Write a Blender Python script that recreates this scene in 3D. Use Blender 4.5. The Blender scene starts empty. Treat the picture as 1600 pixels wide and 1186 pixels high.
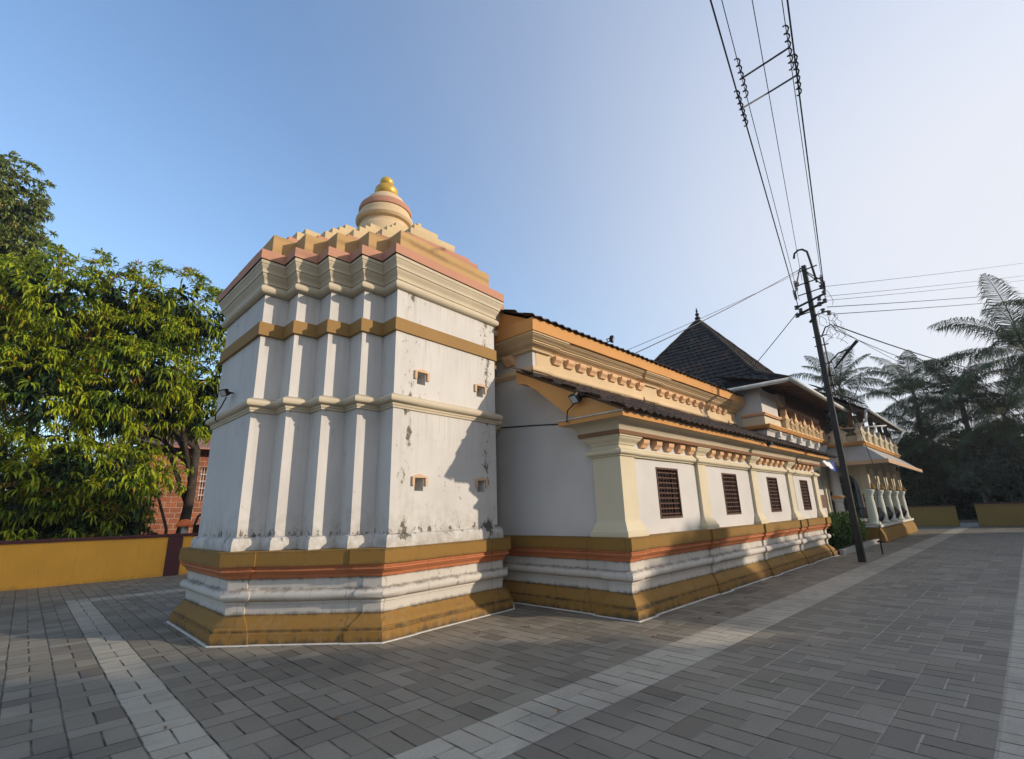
import bpy, bmesh, math, random
import numpy as np
from mathutils import Vector, Matrix, noise as mnoise
WAVE = .009

S = bpy.context.scene
COL = S.collection
random.seed(7)

# ------------------------------------------------------------------ camera
PITCH, YAW, ROLL, FPX = 0.26755, 0.77485, -0.028727, 757.84
cp, sp = math.cos(PITCH), math.sin(PITCH)
ca, sa = math.cos(YAW), math.sin(YAW)
r0 = Vector((sa, -ca, 0)); u0 = Vector((-sp*ca, -sp*sa, cp)); f0 = Vector((cp*ca, cp*sa, sp))
c_, s_ = math.cos(ROLL), math.sin(ROLL)
r1 = r0*c_ + u0*s_
u1 = u0*c_ - r0*s_
cam = bpy.data.cameras.new('camera')
cam.sensor_width = 36.0
cam.lens = 36.0*FPX/1600.0
cam.clip_start = 0.05
cam.clip_end = 2000
camo = bpy.data.objects.new('camera', cam)
COL.objects.link(camo)
camo.matrix_world = Matrix(((r1.x, u1.x, -f0.x, 0), (r1.y, u1.y, -f0.y, 0), (r1.z, u1.z, -f0.z, 1.6), (0, 0, 0, 1)))
S.camera = camo

# ------------------------------------------------------------------ light
SUN_EL = math.radians(18.0)
SUN_OFF = math.radians(60.0)          # measured from +X towards -Y
sd = Vector((math.cos(SUN_EL)*math.cos(SUN_OFF), -math.cos(SUN_EL)*math.sin(SUN_OFF), math.sin(SUN_EL)))
w = bpy.data.worlds.new('World'); S.world = w
w.use_nodes = True
nt = w.node_tree
bg = nt.nodes['Background']
sky = nt.nodes.new('ShaderNodeTexSky')
sky.sky_type = 'NISHITA'
sky.sun_disc = False
sky.sun_elevation = SUN_EL
sky.sun_rotation = math.pi/2 + SUN_OFF   # rotation is clockwise from +Y
sky.air_density = 1.15
sky.dust_density = 2.6
sky.ozone_density = 3.2
# bright milky haze round the sun's side of the sky
tc = nt.nodes.new('ShaderNodeTexCoord')
dp = nt.nodes.new('ShaderNodeVectorMath'); dp.operation = 'DOT_PRODUCT'
nt.links.new(tc.outputs['Generated'], dp.inputs[0]); dp.inputs[1].default_value = tuple(sd)
mr = nt.nodes.new('ShaderNodeMapRange'); mr.interpolation_type = 'SMOOTHSTEP'
nt.links.new(dp.outputs['Value'], mr.inputs[0])
mr.inputs[1].default_value = -.32; mr.inputs[2].default_value = .66; mr.inputs[3].default_value = 0; mr.inputs[4].default_value = .92
vn = nt.nodes.new('ShaderNodeTexNoise'); vn.inputs['Scale'].default_value = 1.6; vn.inputs['Detail'].default_value = 4
nt.links.new(tc.outputs['Generated'], vn.inputs['Vector'])
vm = nt.nodes.new('ShaderNodeMath'); vm.operation = 'MULTIPLY_ADD'
nt.links.new(vn.outputs['Fac'], vm.inputs[0]); vm.inputs[1].default_value = .16; vm.inputs[2].default_value = -.08
sz_ = nt.nodes.new('ShaderNodeSeparateXYZ'); nt.links.new(tc.outputs['Generated'], sz_.inputs[0])
me_ = nt.nodes.new('ShaderNodeMapRange'); me_.interpolation_type = 'SMOOTHSTEP'; nt.links.new(sz_.outputs[2], me_.inputs[0])
me_.inputs[1].default_value = .42; me_.inputs[2].default_value = .95; me_.inputs[3].default_value = 1.0; me_.inputs[4].default_value = .40
mm_ = nt.nodes.new('ShaderNodeMath'); mm_.operation = 'MULTIPLY'
nt.links.new(mr.outputs[0], mm_.inputs[0]); nt.links.new(me_.outputs[0], mm_.inputs[1])
va = nt.nodes.new('ShaderNodeMath'); va.operation = 'ADD'; va.use_clamp = True
nt.links.new(mm_.outputs[0], va.inputs[0]); nt.links.new(vm.outputs[0], va.inputs[1])
vx = nt.nodes.new('ShaderNodeMix'); vx.data_type = 'RGBA'
nt.links.new(va.outputs[0], vx.inputs[0]); nt.links.new(sky.outputs[0], vx.inputs[6]); vx.inputs[7].default_value = (2.75, 2.78, 2.95, 1)
nt.links.new(vx.outputs[2], bg.inputs[0])
bg.inputs[1].default_value = 0.15
sl = bpy.data.lights.new('sun', 'SUN')
sl.energy = 2.0
sl.angle = math.radians(0.8)
sl.color = (1.0, 0.85, 0.68)
so = bpy.data.objects.new('sun', sl)
COL.objects.link(so)
so.rotation_euler = sd.to_track_quat('Z', 'Y').to_euler()
S.view_settings.view_transform = 'Standard'
S.view_settings.look = 'None'
S.view_settings.gamma = 1.0
S.view_settings.exposure = 1.05
S.cycles.max_bounces = 6
S.cycles.transparent_max_bounces = 8

# ------------------------------------------------------------------ materials
MATS = {}
def newmat(name):
    m = bpy.data.materials.new(name); m.use_nodes = True
    return m, m.node_tree, m.node_tree.nodes['Principled BSDF']
def N(nt, typ, **kw):
    n = nt.nodes.new(typ)
    for k, v in kw.items():
        if k.startswith('i_'):
            n.inputs[k[2:].replace('_', ' ')].default_value = v
        else:
            setattr(n, k, v)
    return n
def math_n(nt, op, a, b=None, c=None, clamp=False):
    n = nt.nodes.new('ShaderNodeMath'); n.operation = op; n.use_clamp = clamp
    for i, v in enumerate((a, b, c)):
        if v is None: continue
        if isinstance(v, (int, float)): n.inputs[i].default_value = v
        else: nt.links.new(v, n.inputs[i])
    return n.outputs[0]
def mix_n(nt, fac, a, b):
    n = nt.nodes.new('ShaderNodeMix'); n.data_type = 'RGBA'
    for sock, v in ((n.inputs[0], fac), (n.inputs[6], a), (n.inputs[7], b)):
        if isinstance(v, (int, float)): sock.default_value = v
        elif isinstance(v, tuple): sock.default_value = (v[0], v[1], v[2], 1)
        else: nt.links.new(v, sock)
    return n.outputs[2]
def noise(nt, vec, scale, detail=4, rough=.6):
    n = nt.nodes.new('ShaderNodeTexNoise'); n.inputs['Scale'].default_value = scale
    n.inputs['Detail'].default_value = detail; n.inputs['Roughness'].default_value = rough
    nt.links.new(vec, n.inputs['Vector'])
    return n.outputs['Fac']
def ramp(nt, fac, a, b):
    n = nt.nodes.new('ShaderNodeMapRange'); n.clamp = True
    nt.links.new(fac, n.inputs[0]); n.inputs[1].default_value = a; n.inputs[2].default_value = b
    return n.outputs[0]
def pos(nt):
    return nt.nodes.new('ShaderNodeNewGeometry').outputs['Position']
def scaled(nt, vec, s):
    n = nt.nodes.new('ShaderNodeVectorMath'); n.operation = 'MULTIPLY'
    nt.links.new(vec, n.inputs[0]); n.inputs[1].default_value = s
    return n.outputs[0]

def plaster(name, col, stain=(.055, .05, .04), amount=.5, rough=.8, tint=None, streak=1.0, cracks=False):
    """painted lime plaster: slow tonal drift, vertical run-off streaks and flaking mildew spots"""
    m, nt, b = newmat(name)
    P = pos(nt)
    big = noise(nt, P, .9, 3)
    drift = mix_n(nt, ramp(nt, big, .3, .75), tuple(c*1.04 for c in col), tuple(c*.88 for c in (tint or col)))
    st = noise(nt, scaled(nt, P, (7, 7, .55)), 1.6, 5, .65)
    fl = noise(nt, scaled(nt, P, (1, 1, .7)), 9.0, 6, .7)
    area = noise(nt, scaled(nt, P, (1, 1, .35)), 1.1, 2)
    k = amount
    f1 = math_n(nt, 'MULTIPLY', ramp(nt, st, .56-.05*k, .80), .42*k*streak)
    a1 = ramp(nt, area, .50, .68)
    f2 = math_n(nt, 'MULTIPLY', math_n(nt, 'MULTIPLY', ramp(nt, fl, .66-.06*k, .72-.05*k), a1), .85)
    c1 = mix_n(nt, f1, drift, tuple(.35*c+.65*s_ for c, s_ in zip(col, (.24, .22, .17))))
    c2 = mix_n(nt, math_n(nt, 'MULTIPLY', f2, min(1, k*1.3)), c1, stain)
    nt.links.new(c2, b.inputs['Base Color'])
    b.inputs['Roughness'].default_value = rough
    b.inputs['Specular IOR Level'].default_value = .3
    bp = nt.nodes.new('ShaderNodeBump'); bp.inputs['Strength'].default_value = .25; bp.inputs['Distance'].default_value = .012
    fine = noise(nt, P, 26, 5)
    h = math_n(nt, 'ADD', math_n(nt, 'MULTIPLY', fine, .5), math_n(nt, 'MULTIPLY', noise(nt, P, 3.5, 2), .9))
    nt.links.new(h, bp.inputs['Height']); nt.links.new(bp.outputs[0], b.inputs['Normal'])
    return m

def simple(name, col, rough=.6, metal=0, var=.25, scale=6, spec=.4, bump=.15):
    m, nt, b = newmat(name)
    P = pos(nt)
    c = mix_n(nt, ramp(nt, noise(nt, P, scale, 5), .3, .7), tuple(x*(1+var*.5) for x in col), tuple(x*(1-var) for x in col))
    nt.links.new(c, b.inputs['Base Color'])
    b.inputs['Roughness'].default_value = rough; b.inputs['Metallic'].default_value = metal
    b.inputs['Specular IOR Level'].default_value = spec
    if bump:
        bp = nt.nodes.new('ShaderNodeBump'); bp.inputs['Strength'].default_value = bump; bp.inputs['Distance'].default_value = .01
        nt.links.new(noise(nt, P, scale*6, 4), bp.inputs['Height']); nt.links.new(bp.outputs[0], b.inputs['Normal'])
    return m

def plinth_mat(name, col, dirt, lines, k):
    """weathered plinth paint: joints and cracks across the courses, mould along the given heights (z, spread)"""
    m = plaster(name, col, stain=dirt, amount=k)
    nt = m.node_tree; b = nt.nodes['Principled BSDF']
    old = b.inputs['Base Color'].links[0].from_socket
    P = pos(nt)
    sx = nt.nodes.new('ShaderNodeSeparateXYZ'); nt.links.new(P, sx.inputs[0])
    run = math_n(nt, 'SUBTRACT', sx.outputs[0], sx.outputs[1])
    wob = math_n(nt, 'MULTIPLY', math_n(nt, 'SUBTRACT', noise(nt, P, 3.0, 4, .7), .5), .22)
    ph = math_n(nt, 'DIVIDE', math_n(nt, 'ADD', run, wob), .71)
    d = math_n(nt, 'ABSOLUTE', math_n(nt, 'SUBTRACT', math_n(nt, 'FRACT', ph), .5))
    crack = math_n(nt, 'LESS_THAN', d, .006)
    crack = math_n(nt, 'MULTIPLY', crack, math_n(nt, 'MULTIPLY', ramp(nt, noise(nt, P, 1.7, 2), .42, .55), .75*k))
    spots = noise(nt, scaled(nt, P, (1, 1, .6)), 9, 6, .75)
    low = noise(nt, scaled(nt, P, (1, 1, .3)), 1.3, 3)
    f = None
    for zc, wd in lines:
        gz = math_n(nt, 'SUBTRACT', 1.0, math_n(nt, 'DIVIDE', math_n(nt, 'ABSOLUTE', math_n(nt, 'SUBTRACT', sx.outputs[2], zc)), wd), clamp=True)
        f = gz if f is None else math_n(nt, 'MAXIMUM', f, gz)
    drip = noise(nt, scaled(nt, P, (14, 14, .8)), 1.3, 4, .7)
    mould = ramp(nt, math_n(nt, 'ADD', math_n(nt, 'ADD', math_n(nt, 'MULTIPLY', spots, .7), math_n(nt, 'MULTIPLY', f, .30)), math_n(nt, 'MULTIPLY', low, .35)), .68, .86)
    c = mix_n(nt, math_n(nt, 'MULTIPLY', mould, min(.85, .72*k)), old, dirt)
    c = mix_n(nt, math_n(nt, 'MULTIPLY', ramp(nt, drip, .55, .8), .45*k), c, tuple(.45*x+.55*y for x, y in zip(col, dirt)))
    c = mix_n(nt, crack, c, tuple(x*.6 for x in dirt))
    nt.links.new(c, b.inputs['Base Color'])
    return m

def tower_white():
    """white plaster with two columns of black flaking on the south face, where the render has failed"""
    m = plaster('white_plaster_flaking', (.55, .53, .50), amount=.85)
    nt = m.node_tree; b = nt.nodes['Principled BSDF']
    old = b.inputs['Base Color'].links[0].from_socket
    P = pos(nt)
    sx = nt.nodes.new('ShaderNodeSeparateXYZ'); nt.links.new(P, sx.inputs[0])
    wob = noise(nt, scaled(nt, P, (1, 1, .8)), 3.0, 3)
    f = None
    for xc, wd, zt in ((4.14, .17, 6), (5.97, .20, 6)):
        d = math_n(nt, 'ABSOLUTE', math_n(nt, 'SUBTRACT', math_n(nt, 'ADD', sx.outputs[0], math_n(nt, 'MULTIPLY', math_n(nt, 'SUBTRACT', wob, .5), .45)), xc))
        g = math_n(nt, 'SUBTRACT', 1.0, math_n(nt, 'DIVIDE', d, wd), clamp=True)
        f = g if f is None else math_n(nt, 'MAXIMUM', f, g)
    spots = noise(nt, scaled(nt, P, (1, 1, .55)), 11, 6, .72)
    # dirt collects just above the plinth and the ledge
    zl = math_n(nt, 'SUBTRACT', 1.0, math_n(nt, 'MULTIPLY', math_n(nt, 'ABSOLUTE', math_n(nt, 'SUBTRACT', sx.outputs[2], 1.38)), 7.0), clamp=True)
    tot = math_n(nt, 'ADD', math_n(nt, 'MULTIPLY', f, math_n(nt, 'MULTIPLY', ramp(nt, noise(nt, P, 1.3, 3), .36, .58), .255)), math_n(nt, 'MULTIPLY', zl, .17))
    mask = ramp(nt, math_n(nt, 'ADD', spots, tot), .675, .74)
    halo = math_n(nt, 'MULTIPLY', ramp(nt, math_n(nt, 'ADD', spots, math_n(nt, 'MULTIPLY', f, .25)), .60, .85), .35)
    streak = noise(nt, scaled(nt, P, (16, 16, .7)), 1.0, 5, .7)
    sf = None
    for zl_, ln in ((3.20, .9), (4.45, .8), (5.17, .6)):
        q = math_n(nt, 'DIVIDE', math_n(nt, 'SUBTRACT', zl_, sx.outputs[2]), ln)
        q = math_n(nt, 'MULTIPLY', math_n(nt, 'GREATER_THAN', q, 0.0), math_n(nt, 'SUBTRACT', 1.0, q, clamp=True))
        sf = q if sf is None else math_n(nt, 'MAXIMUM', sf, q)
    rain = math_n(nt, 'MULTIPLY', ramp(nt, streak, .50, .72), math_n(nt, 'MULTIPLY', sf, .50))
    damp = math_n(nt, 'SUBTRACT', 1.0, math_n(nt, 'DIVIDE', math_n(nt, 'SUBTRACT', sx.outputs[2], 1.15), .95), clamp=True)
    damp = math_n(nt, 'MULTIPLY', ramp(nt, math_n(nt, 'ADD', noise(nt, P, 4.5, 6, .7), math_n(nt, 'MULTIPLY', damp, .22)), .56, .80), math_n(nt, 'MULTIPLY', damp, .75))
    old = mix_n(nt, rain, old, (.25, .225, .175))
    old = mix_n(nt, damp, old, (.27, .245, .19))
    c = mix_n(nt, halo, old, (.42, .38, .28))
    c = mix_n(nt, math_n(nt, 'MULTIPLY', mask, .9), c, (.075, .065, .05))
    nt.links.new(c, b.inputs['Base Color'])
    return m

def paver_mat():
    m, nt, b = newmat('stone_pavers')
    P = pos(nt)
    sx = nt.nodes.new('ShaderNodeSeparateXYZ'); nt.links.new(P, sx.inputs[0])
    X, Y = sx.outputs[0], sx.outputs[1]
    th = .022
    xr = math_n(nt, 'SUBTRACT', math_n(nt, 'MULTIPLY', X, math.cos(th)), math_n(nt, 'MULTIPLY', Y, math.sin(th)))
    yr = math_n(nt, 'ADD', math_n(nt, 'MULTIPLY', Y, math.cos(th)), math_n(nt, 'MULTIPLY', X, math.sin(th)))
    wj = noise(nt, P, 1.4, 2)
    xr = math_n(nt, 'ADD', xr, math_n(nt, 'MULTIPLY', math_n(nt, 'SUBTRACT', wj, .5), .03))
    u = math_n(nt, 'DIVIDE', math_n(nt, 'SUBTRACT', xr, 1.30), .395)
    v = math_n(nt, 'DIVIDE', math_n(nt, 'SUBTRACT', yr, .50), .585)
    iu = math_n(nt, 'FLOOR', u); iv = math_n(nt, 'FLOOR', v)
    fu = math_n(nt, 'FRACT', u); fv0 = math_n(nt, 'FRACT', v)
    odd = math_n(nt, 'MODULO', math_n(nt, 'ADD', math_n(nt, 'ABSOLUTE', iu), .0), 2.0)
    fv = math_n(nt, 'ADD', math_n(nt, 'MULTIPLY', fv0, math_n(nt, 'SUBTRACT', 1.0, odd)), math_n(nt, 'MULTIPLY', math_n(nt, 'SUBTRACT', 1.0, fv0), odd))
    T = .64
    plank = math_n(nt, 'LESS_THAN', fv, T)
    half = math_n(nt, 'GREATER_THAN', fu, .5)
    pid = math_n(nt, 'MULTIPLY', plank, math_n(nt, 'ADD', half, 1.0))
    # distances (metres) to the joints
    du = math_n(nt, 'MULTIPLY', math_n(nt, 'MINIMUM', fu, math_n(nt, 'SUBTRACT', 1.0, fu)), .395)
    dv = math_n(nt, 'MULTIPLY', math_n(nt, 'MINIMUM', fv, math_n(nt, 'SUBTRACT', 1.0, fv)), .585)
    dt = math_n(nt, 'MULTIPLY', math_n(nt, 'ABSOLUTE', math_n(nt, 'SUBTRACT', fv, T)), .585)
    dm = math_n(nt, 'ADD', math_n(nt, 'MULTIPLY', math_n(nt, 'ABSOLUTE', math_n(nt, 'SUBTRACT', fu, .5)), .395), math_n(nt, 'MULTIPLY', math_n(nt, 'SUBTRACT', 1.0, plank), 1.0))
    d = math_n(nt, 'MINIMUM', math_n(nt, 'MINIMUM', du, dv), math_n(nt, 'MINIMUM', dt, dm))
    jw = math_n(nt, 'ADD', .002, math_n(nt, 'MULTIPLY', noise(nt, P, 2.2, 3), .012))
    jn = ramp(nt, noise(nt, P, 4, 3), .32, .62)
    dxj = math_n(nt, 'MINIMUM', du, dm); dyj = math_n(nt, 'MINIMUM', dv, dt)
    joint = math_n(nt, 'MULTIPLY', math_n(nt, 'LESS_THAN', dxj, jw), math_n(nt, 'ADD', .25, math_n(nt, 'MULTIPLY', jn, .75)))
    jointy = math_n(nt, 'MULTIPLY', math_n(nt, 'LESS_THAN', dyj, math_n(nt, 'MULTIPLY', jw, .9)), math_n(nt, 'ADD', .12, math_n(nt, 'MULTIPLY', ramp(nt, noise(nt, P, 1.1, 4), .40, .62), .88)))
    cb = nt.nodes.new('ShaderNodeCombineXYZ')
    nt.links.new(iu, cb.inputs[0]); nt.links.new(iv, cb.inputs[1]); nt.links.new(pid, cb.inputs[2])
    wn = nt.nodes.new('ShaderNodeTexWhiteNoise'); wn.noise_dimensions = '3D'
    nt.links.new(cb.outputs[0], wn.inputs['Vector'])
    rnd = wn.outputs['Value']
    # pale bands of the same blocks
    def band(val, a, bb):
        return math_n(nt, 'MULTIPLY', math_n(nt, 'GREATER_THAN', val, a), math_n(nt, 'LESS_THAN', val, bb))
    south = band(v, 4.0, 5.0)
    south = math_n(nt, 'MULTIPLY', south, math_n(nt, 'GREATER_THAN', u, -1.0))
    outer = band(v, -3.0, 0.0)
    west = math_n(nt, 'MULTIPLY', band(u, -1.0, 0.0), band(v, 3.0, 25.0))
    north = math_n(nt, 'MULTIPLY', band(v, 24.0, 25.0), math_n(nt, 'GREATER_THAN', u, -1.0))
    pale = math_n(nt, 'MAXIMUM', math_n(nt, 'MAXIMUM', south, outer), math_n(nt, 'MAXIMUM', west, north))
    dark = mix_n(nt, rnd, (.178, .155, .115), (.272, .242, .188))
    rn2 = wn.outputs['Color']
    sep = nt.nodes.new('ShaderNodeSeparateColor'); nt.links.new(rn2, sep.inputs[0])
    dark = mix_n(nt, math_n(nt, 'MULTIPLY', ramp(nt, sep.outputs[1], .75, 1.0), .5), dark, (.115, .088, .075))
    light = mix_n(nt, rnd, (.36, .325, .255), (.44, .40, .32))
    base = mix_n(nt, pale, dark, light)
    # dusty smears and damp stains on top
    dust = noise(nt, scaled(nt, P, (.6, 1.6, 1)), 3.2, 6, .7)
    base = mix_n(nt, math_n(nt, 'MULTIPLY', ramp(nt, dust, .52, .72), .45), base, (.215, .198, .165))
    dmp = noise(nt, P, .55, 3)
    base = mix_n(nt, math_n(nt, 'MULTIPLY', ramp(nt, dmp, .48, .68), .35), base, (.055, .055, .052))
    gr = noise(nt, P, 60, 3)
    base = mix_n(nt, math_n(nt, 'MULTIPLY', ramp(nt, gr, .35, .7), .25), base, (.05, .05, .045))
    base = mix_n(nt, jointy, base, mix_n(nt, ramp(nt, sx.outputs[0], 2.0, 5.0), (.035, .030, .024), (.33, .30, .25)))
    col = mix_n(nt, joint, base, (.016, .013, .010))
    chip = noise(nt, scaled(nt, P, (1, 2.2, 1)), 7.5, 5, .75)
    col = mix_n(nt, math_n(nt, 'MULTIPLY', ramp(nt, chip, .60, .68), math_n(nt, 'MULTIPLY', ramp(nt, sx.outputs[0], 3.0, 8.0), .40)), col, (.27, .25, .21))
    nt.links.new(col, b.inputs['Base Color'])
    rr = math_n(nt, 'ADD', .50, math_n(nt, 'MULTIPLY', dust, .3))
    nt.links.new(rr, b.inputs['Roughness'])
    b.inputs['Specular IOR Level'].default_value = .35
    edge = ramp(nt, d, 0.0, .014)
    hgt = math_n(nt, 'ADD', edge, math_n(nt, 'ADD', math_n(nt, 'MULTIPLY', rnd, .35), math_n(nt, 'MULTIPLY', noise(nt, P, 18, 5), .4)))
    bp = nt.nodes.new('ShaderNodeBump'); bp.inputs['Strength'].default_value = .55; bp.inputs['Distance'].default_value = .012
    nt.links.new(hgt, bp.inputs['Height']); nt.links.new(bp.outputs[0], b.inputs['Normal'])
    return m

def tile_mat(name, c1, c2, moss):
    m, nt, b = newmat(name)
    P = pos(nt)
    vo = nt.nodes.new('ShaderNodeTexVoronoi'); vo.inputs['Scale'].default_value = 3.6
    nt.links.new(P, vo.inputs['Vector'])
    sp_ = nt.nodes.new('ShaderNodeSeparateColor'); nt.links.new(vo.outputs['Color'], sp_.inputs[0])
    c = mix_n(nt, sp_.outputs[0], c1, c2)
    c = mix_n(nt, math_n(nt, 'MULTIPLY', ramp(nt, sp_.outputs[1], .86, .95), .6), c, (.13, .062, .04))
    c = mix_n(nt, math_n(nt, 'MULTIPLY', ramp(nt, noise(nt, P, 1.3, 5, .7), .52, .70), .7), c, moss)
    c = mix_n(nt, ramp(nt, noise(nt, P, 12, 5, .7), .5, .75), c, tuple(x*.5 for x in c1))
    nt.links.new(c, b.inputs['Base Color']); b.inputs['Roughness'].default_value = .88
    b.inputs['Specular IOR Level'].default_value = .25
    bp = nt.nodes.new('ShaderNodeBump'); bp.inputs['Strength'].default_value = .4; bp.inputs['Distance'].default_value = .012
    nt.links.new(noise(nt, P, 40, 4), bp.inputs['Height']); nt.links.new(bp.outputs[0], b.inputs['Normal'])
    return m

def leaf_mat(name, c1, c2, c3, trans=.35, cs=1.3):
    m, nt, b = newmat(name)
    g = nt.nodes.new('ShaderNodeNewGeometry')
    rnd = g.outputs['Random Per Island']
    cl = noise(nt, g.outputs['Position'], cs, 3)
    a = mix_n(nt, ramp(nt, math_n(nt, 'ADD', math_n(nt, 'MULTIPLY', rnd, .30), math_n(nt, 'MULTIPLY', cl, 1.0)), .46, .76), c1, c2)
    a = mix_n(nt, ramp(nt, rnd, .90, .98), a, c3)
    nt.links.new(a, b.inputs['Base Color'])
    b.inputs['Roughness'].default_value = .55
    b.inputs['Specular IOR Level'].default_value = .25
    t = nt.nodes.new('ShaderNodeBsdfTranslucent')
    nt.links.new(a, t.inputs[0])
    mx = nt.nodes.new('ShaderNodeMixShader'); mx.inputs[0].default_value = trans
    nt.links.new(b.outputs[0], mx.inputs[1]); nt.links.new(t.outputs[0], mx.inputs[2])
    nt.links.new(mx.outputs[0], nt.nodes['Material Output'].inputs[0])
    return m

def stone_wall_mat():
    m, nt, b = newmat('laterite_blocks')
    tc = pos(nt)
    cb = nt.nodes.new('ShaderNodeCombineXYZ'); sx = nt.nodes.new('ShaderNodeSeparateXYZ')
    nt.links.new(tc, sx.inputs[0])
    nt.links.new(math_n(nt, 'ADD', sx.outputs[0], sx.outputs[1]), cb.inputs[0]); nt.links.new(sx.outputs[2], cb.inputs[1])
    br = nt.nodes.new('ShaderNodeTexBrick')
    nt.links.new(cb.outputs[0], br.inputs['Vector'])
    br.inputs['Scale'].default_value = 1.0
    br.inputs['Brick Width'].default_value = .42; br.inputs['Row Height'].default_value = .22
    br.inputs['Mortar Size'].default_value = .014; br.inputs['Mortar Smooth'].default_value = .3
    br.inputs['Color1'].default_value = (.32, .105, .05, 1); br.inputs['Color2'].default_value = (.21, .075, .04, 1)
    br.inputs['Mortar'].default_value = (.40, .30, .22, 1)
    n = noise(nt, tc, 9, 6, .7)
    c = mix_n(nt, math_n(nt, 'MULTIPLY', ramp(nt, n, .5, .65), .6), br.outputs['Color'], (.09, .045, .03))
    nt.links.new(c, b.inputs['Base Color']); b.inputs['Roughness'].default_value = .95
    bp = nt.nodes.new('ShaderNodeBump'); bp.inputs['Strength'].default_value = .6; bp.inputs['Distance'].default_value = .03
    nt.links.new(math_n(nt, 'SUBTRACT', math_n(nt, 'MULTIPLY', n, .6), br.outputs['Fac']), bp.inputs['Height']); nt.links.new(bp.outputs[0], b.inputs['Normal'])
    return m

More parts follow.
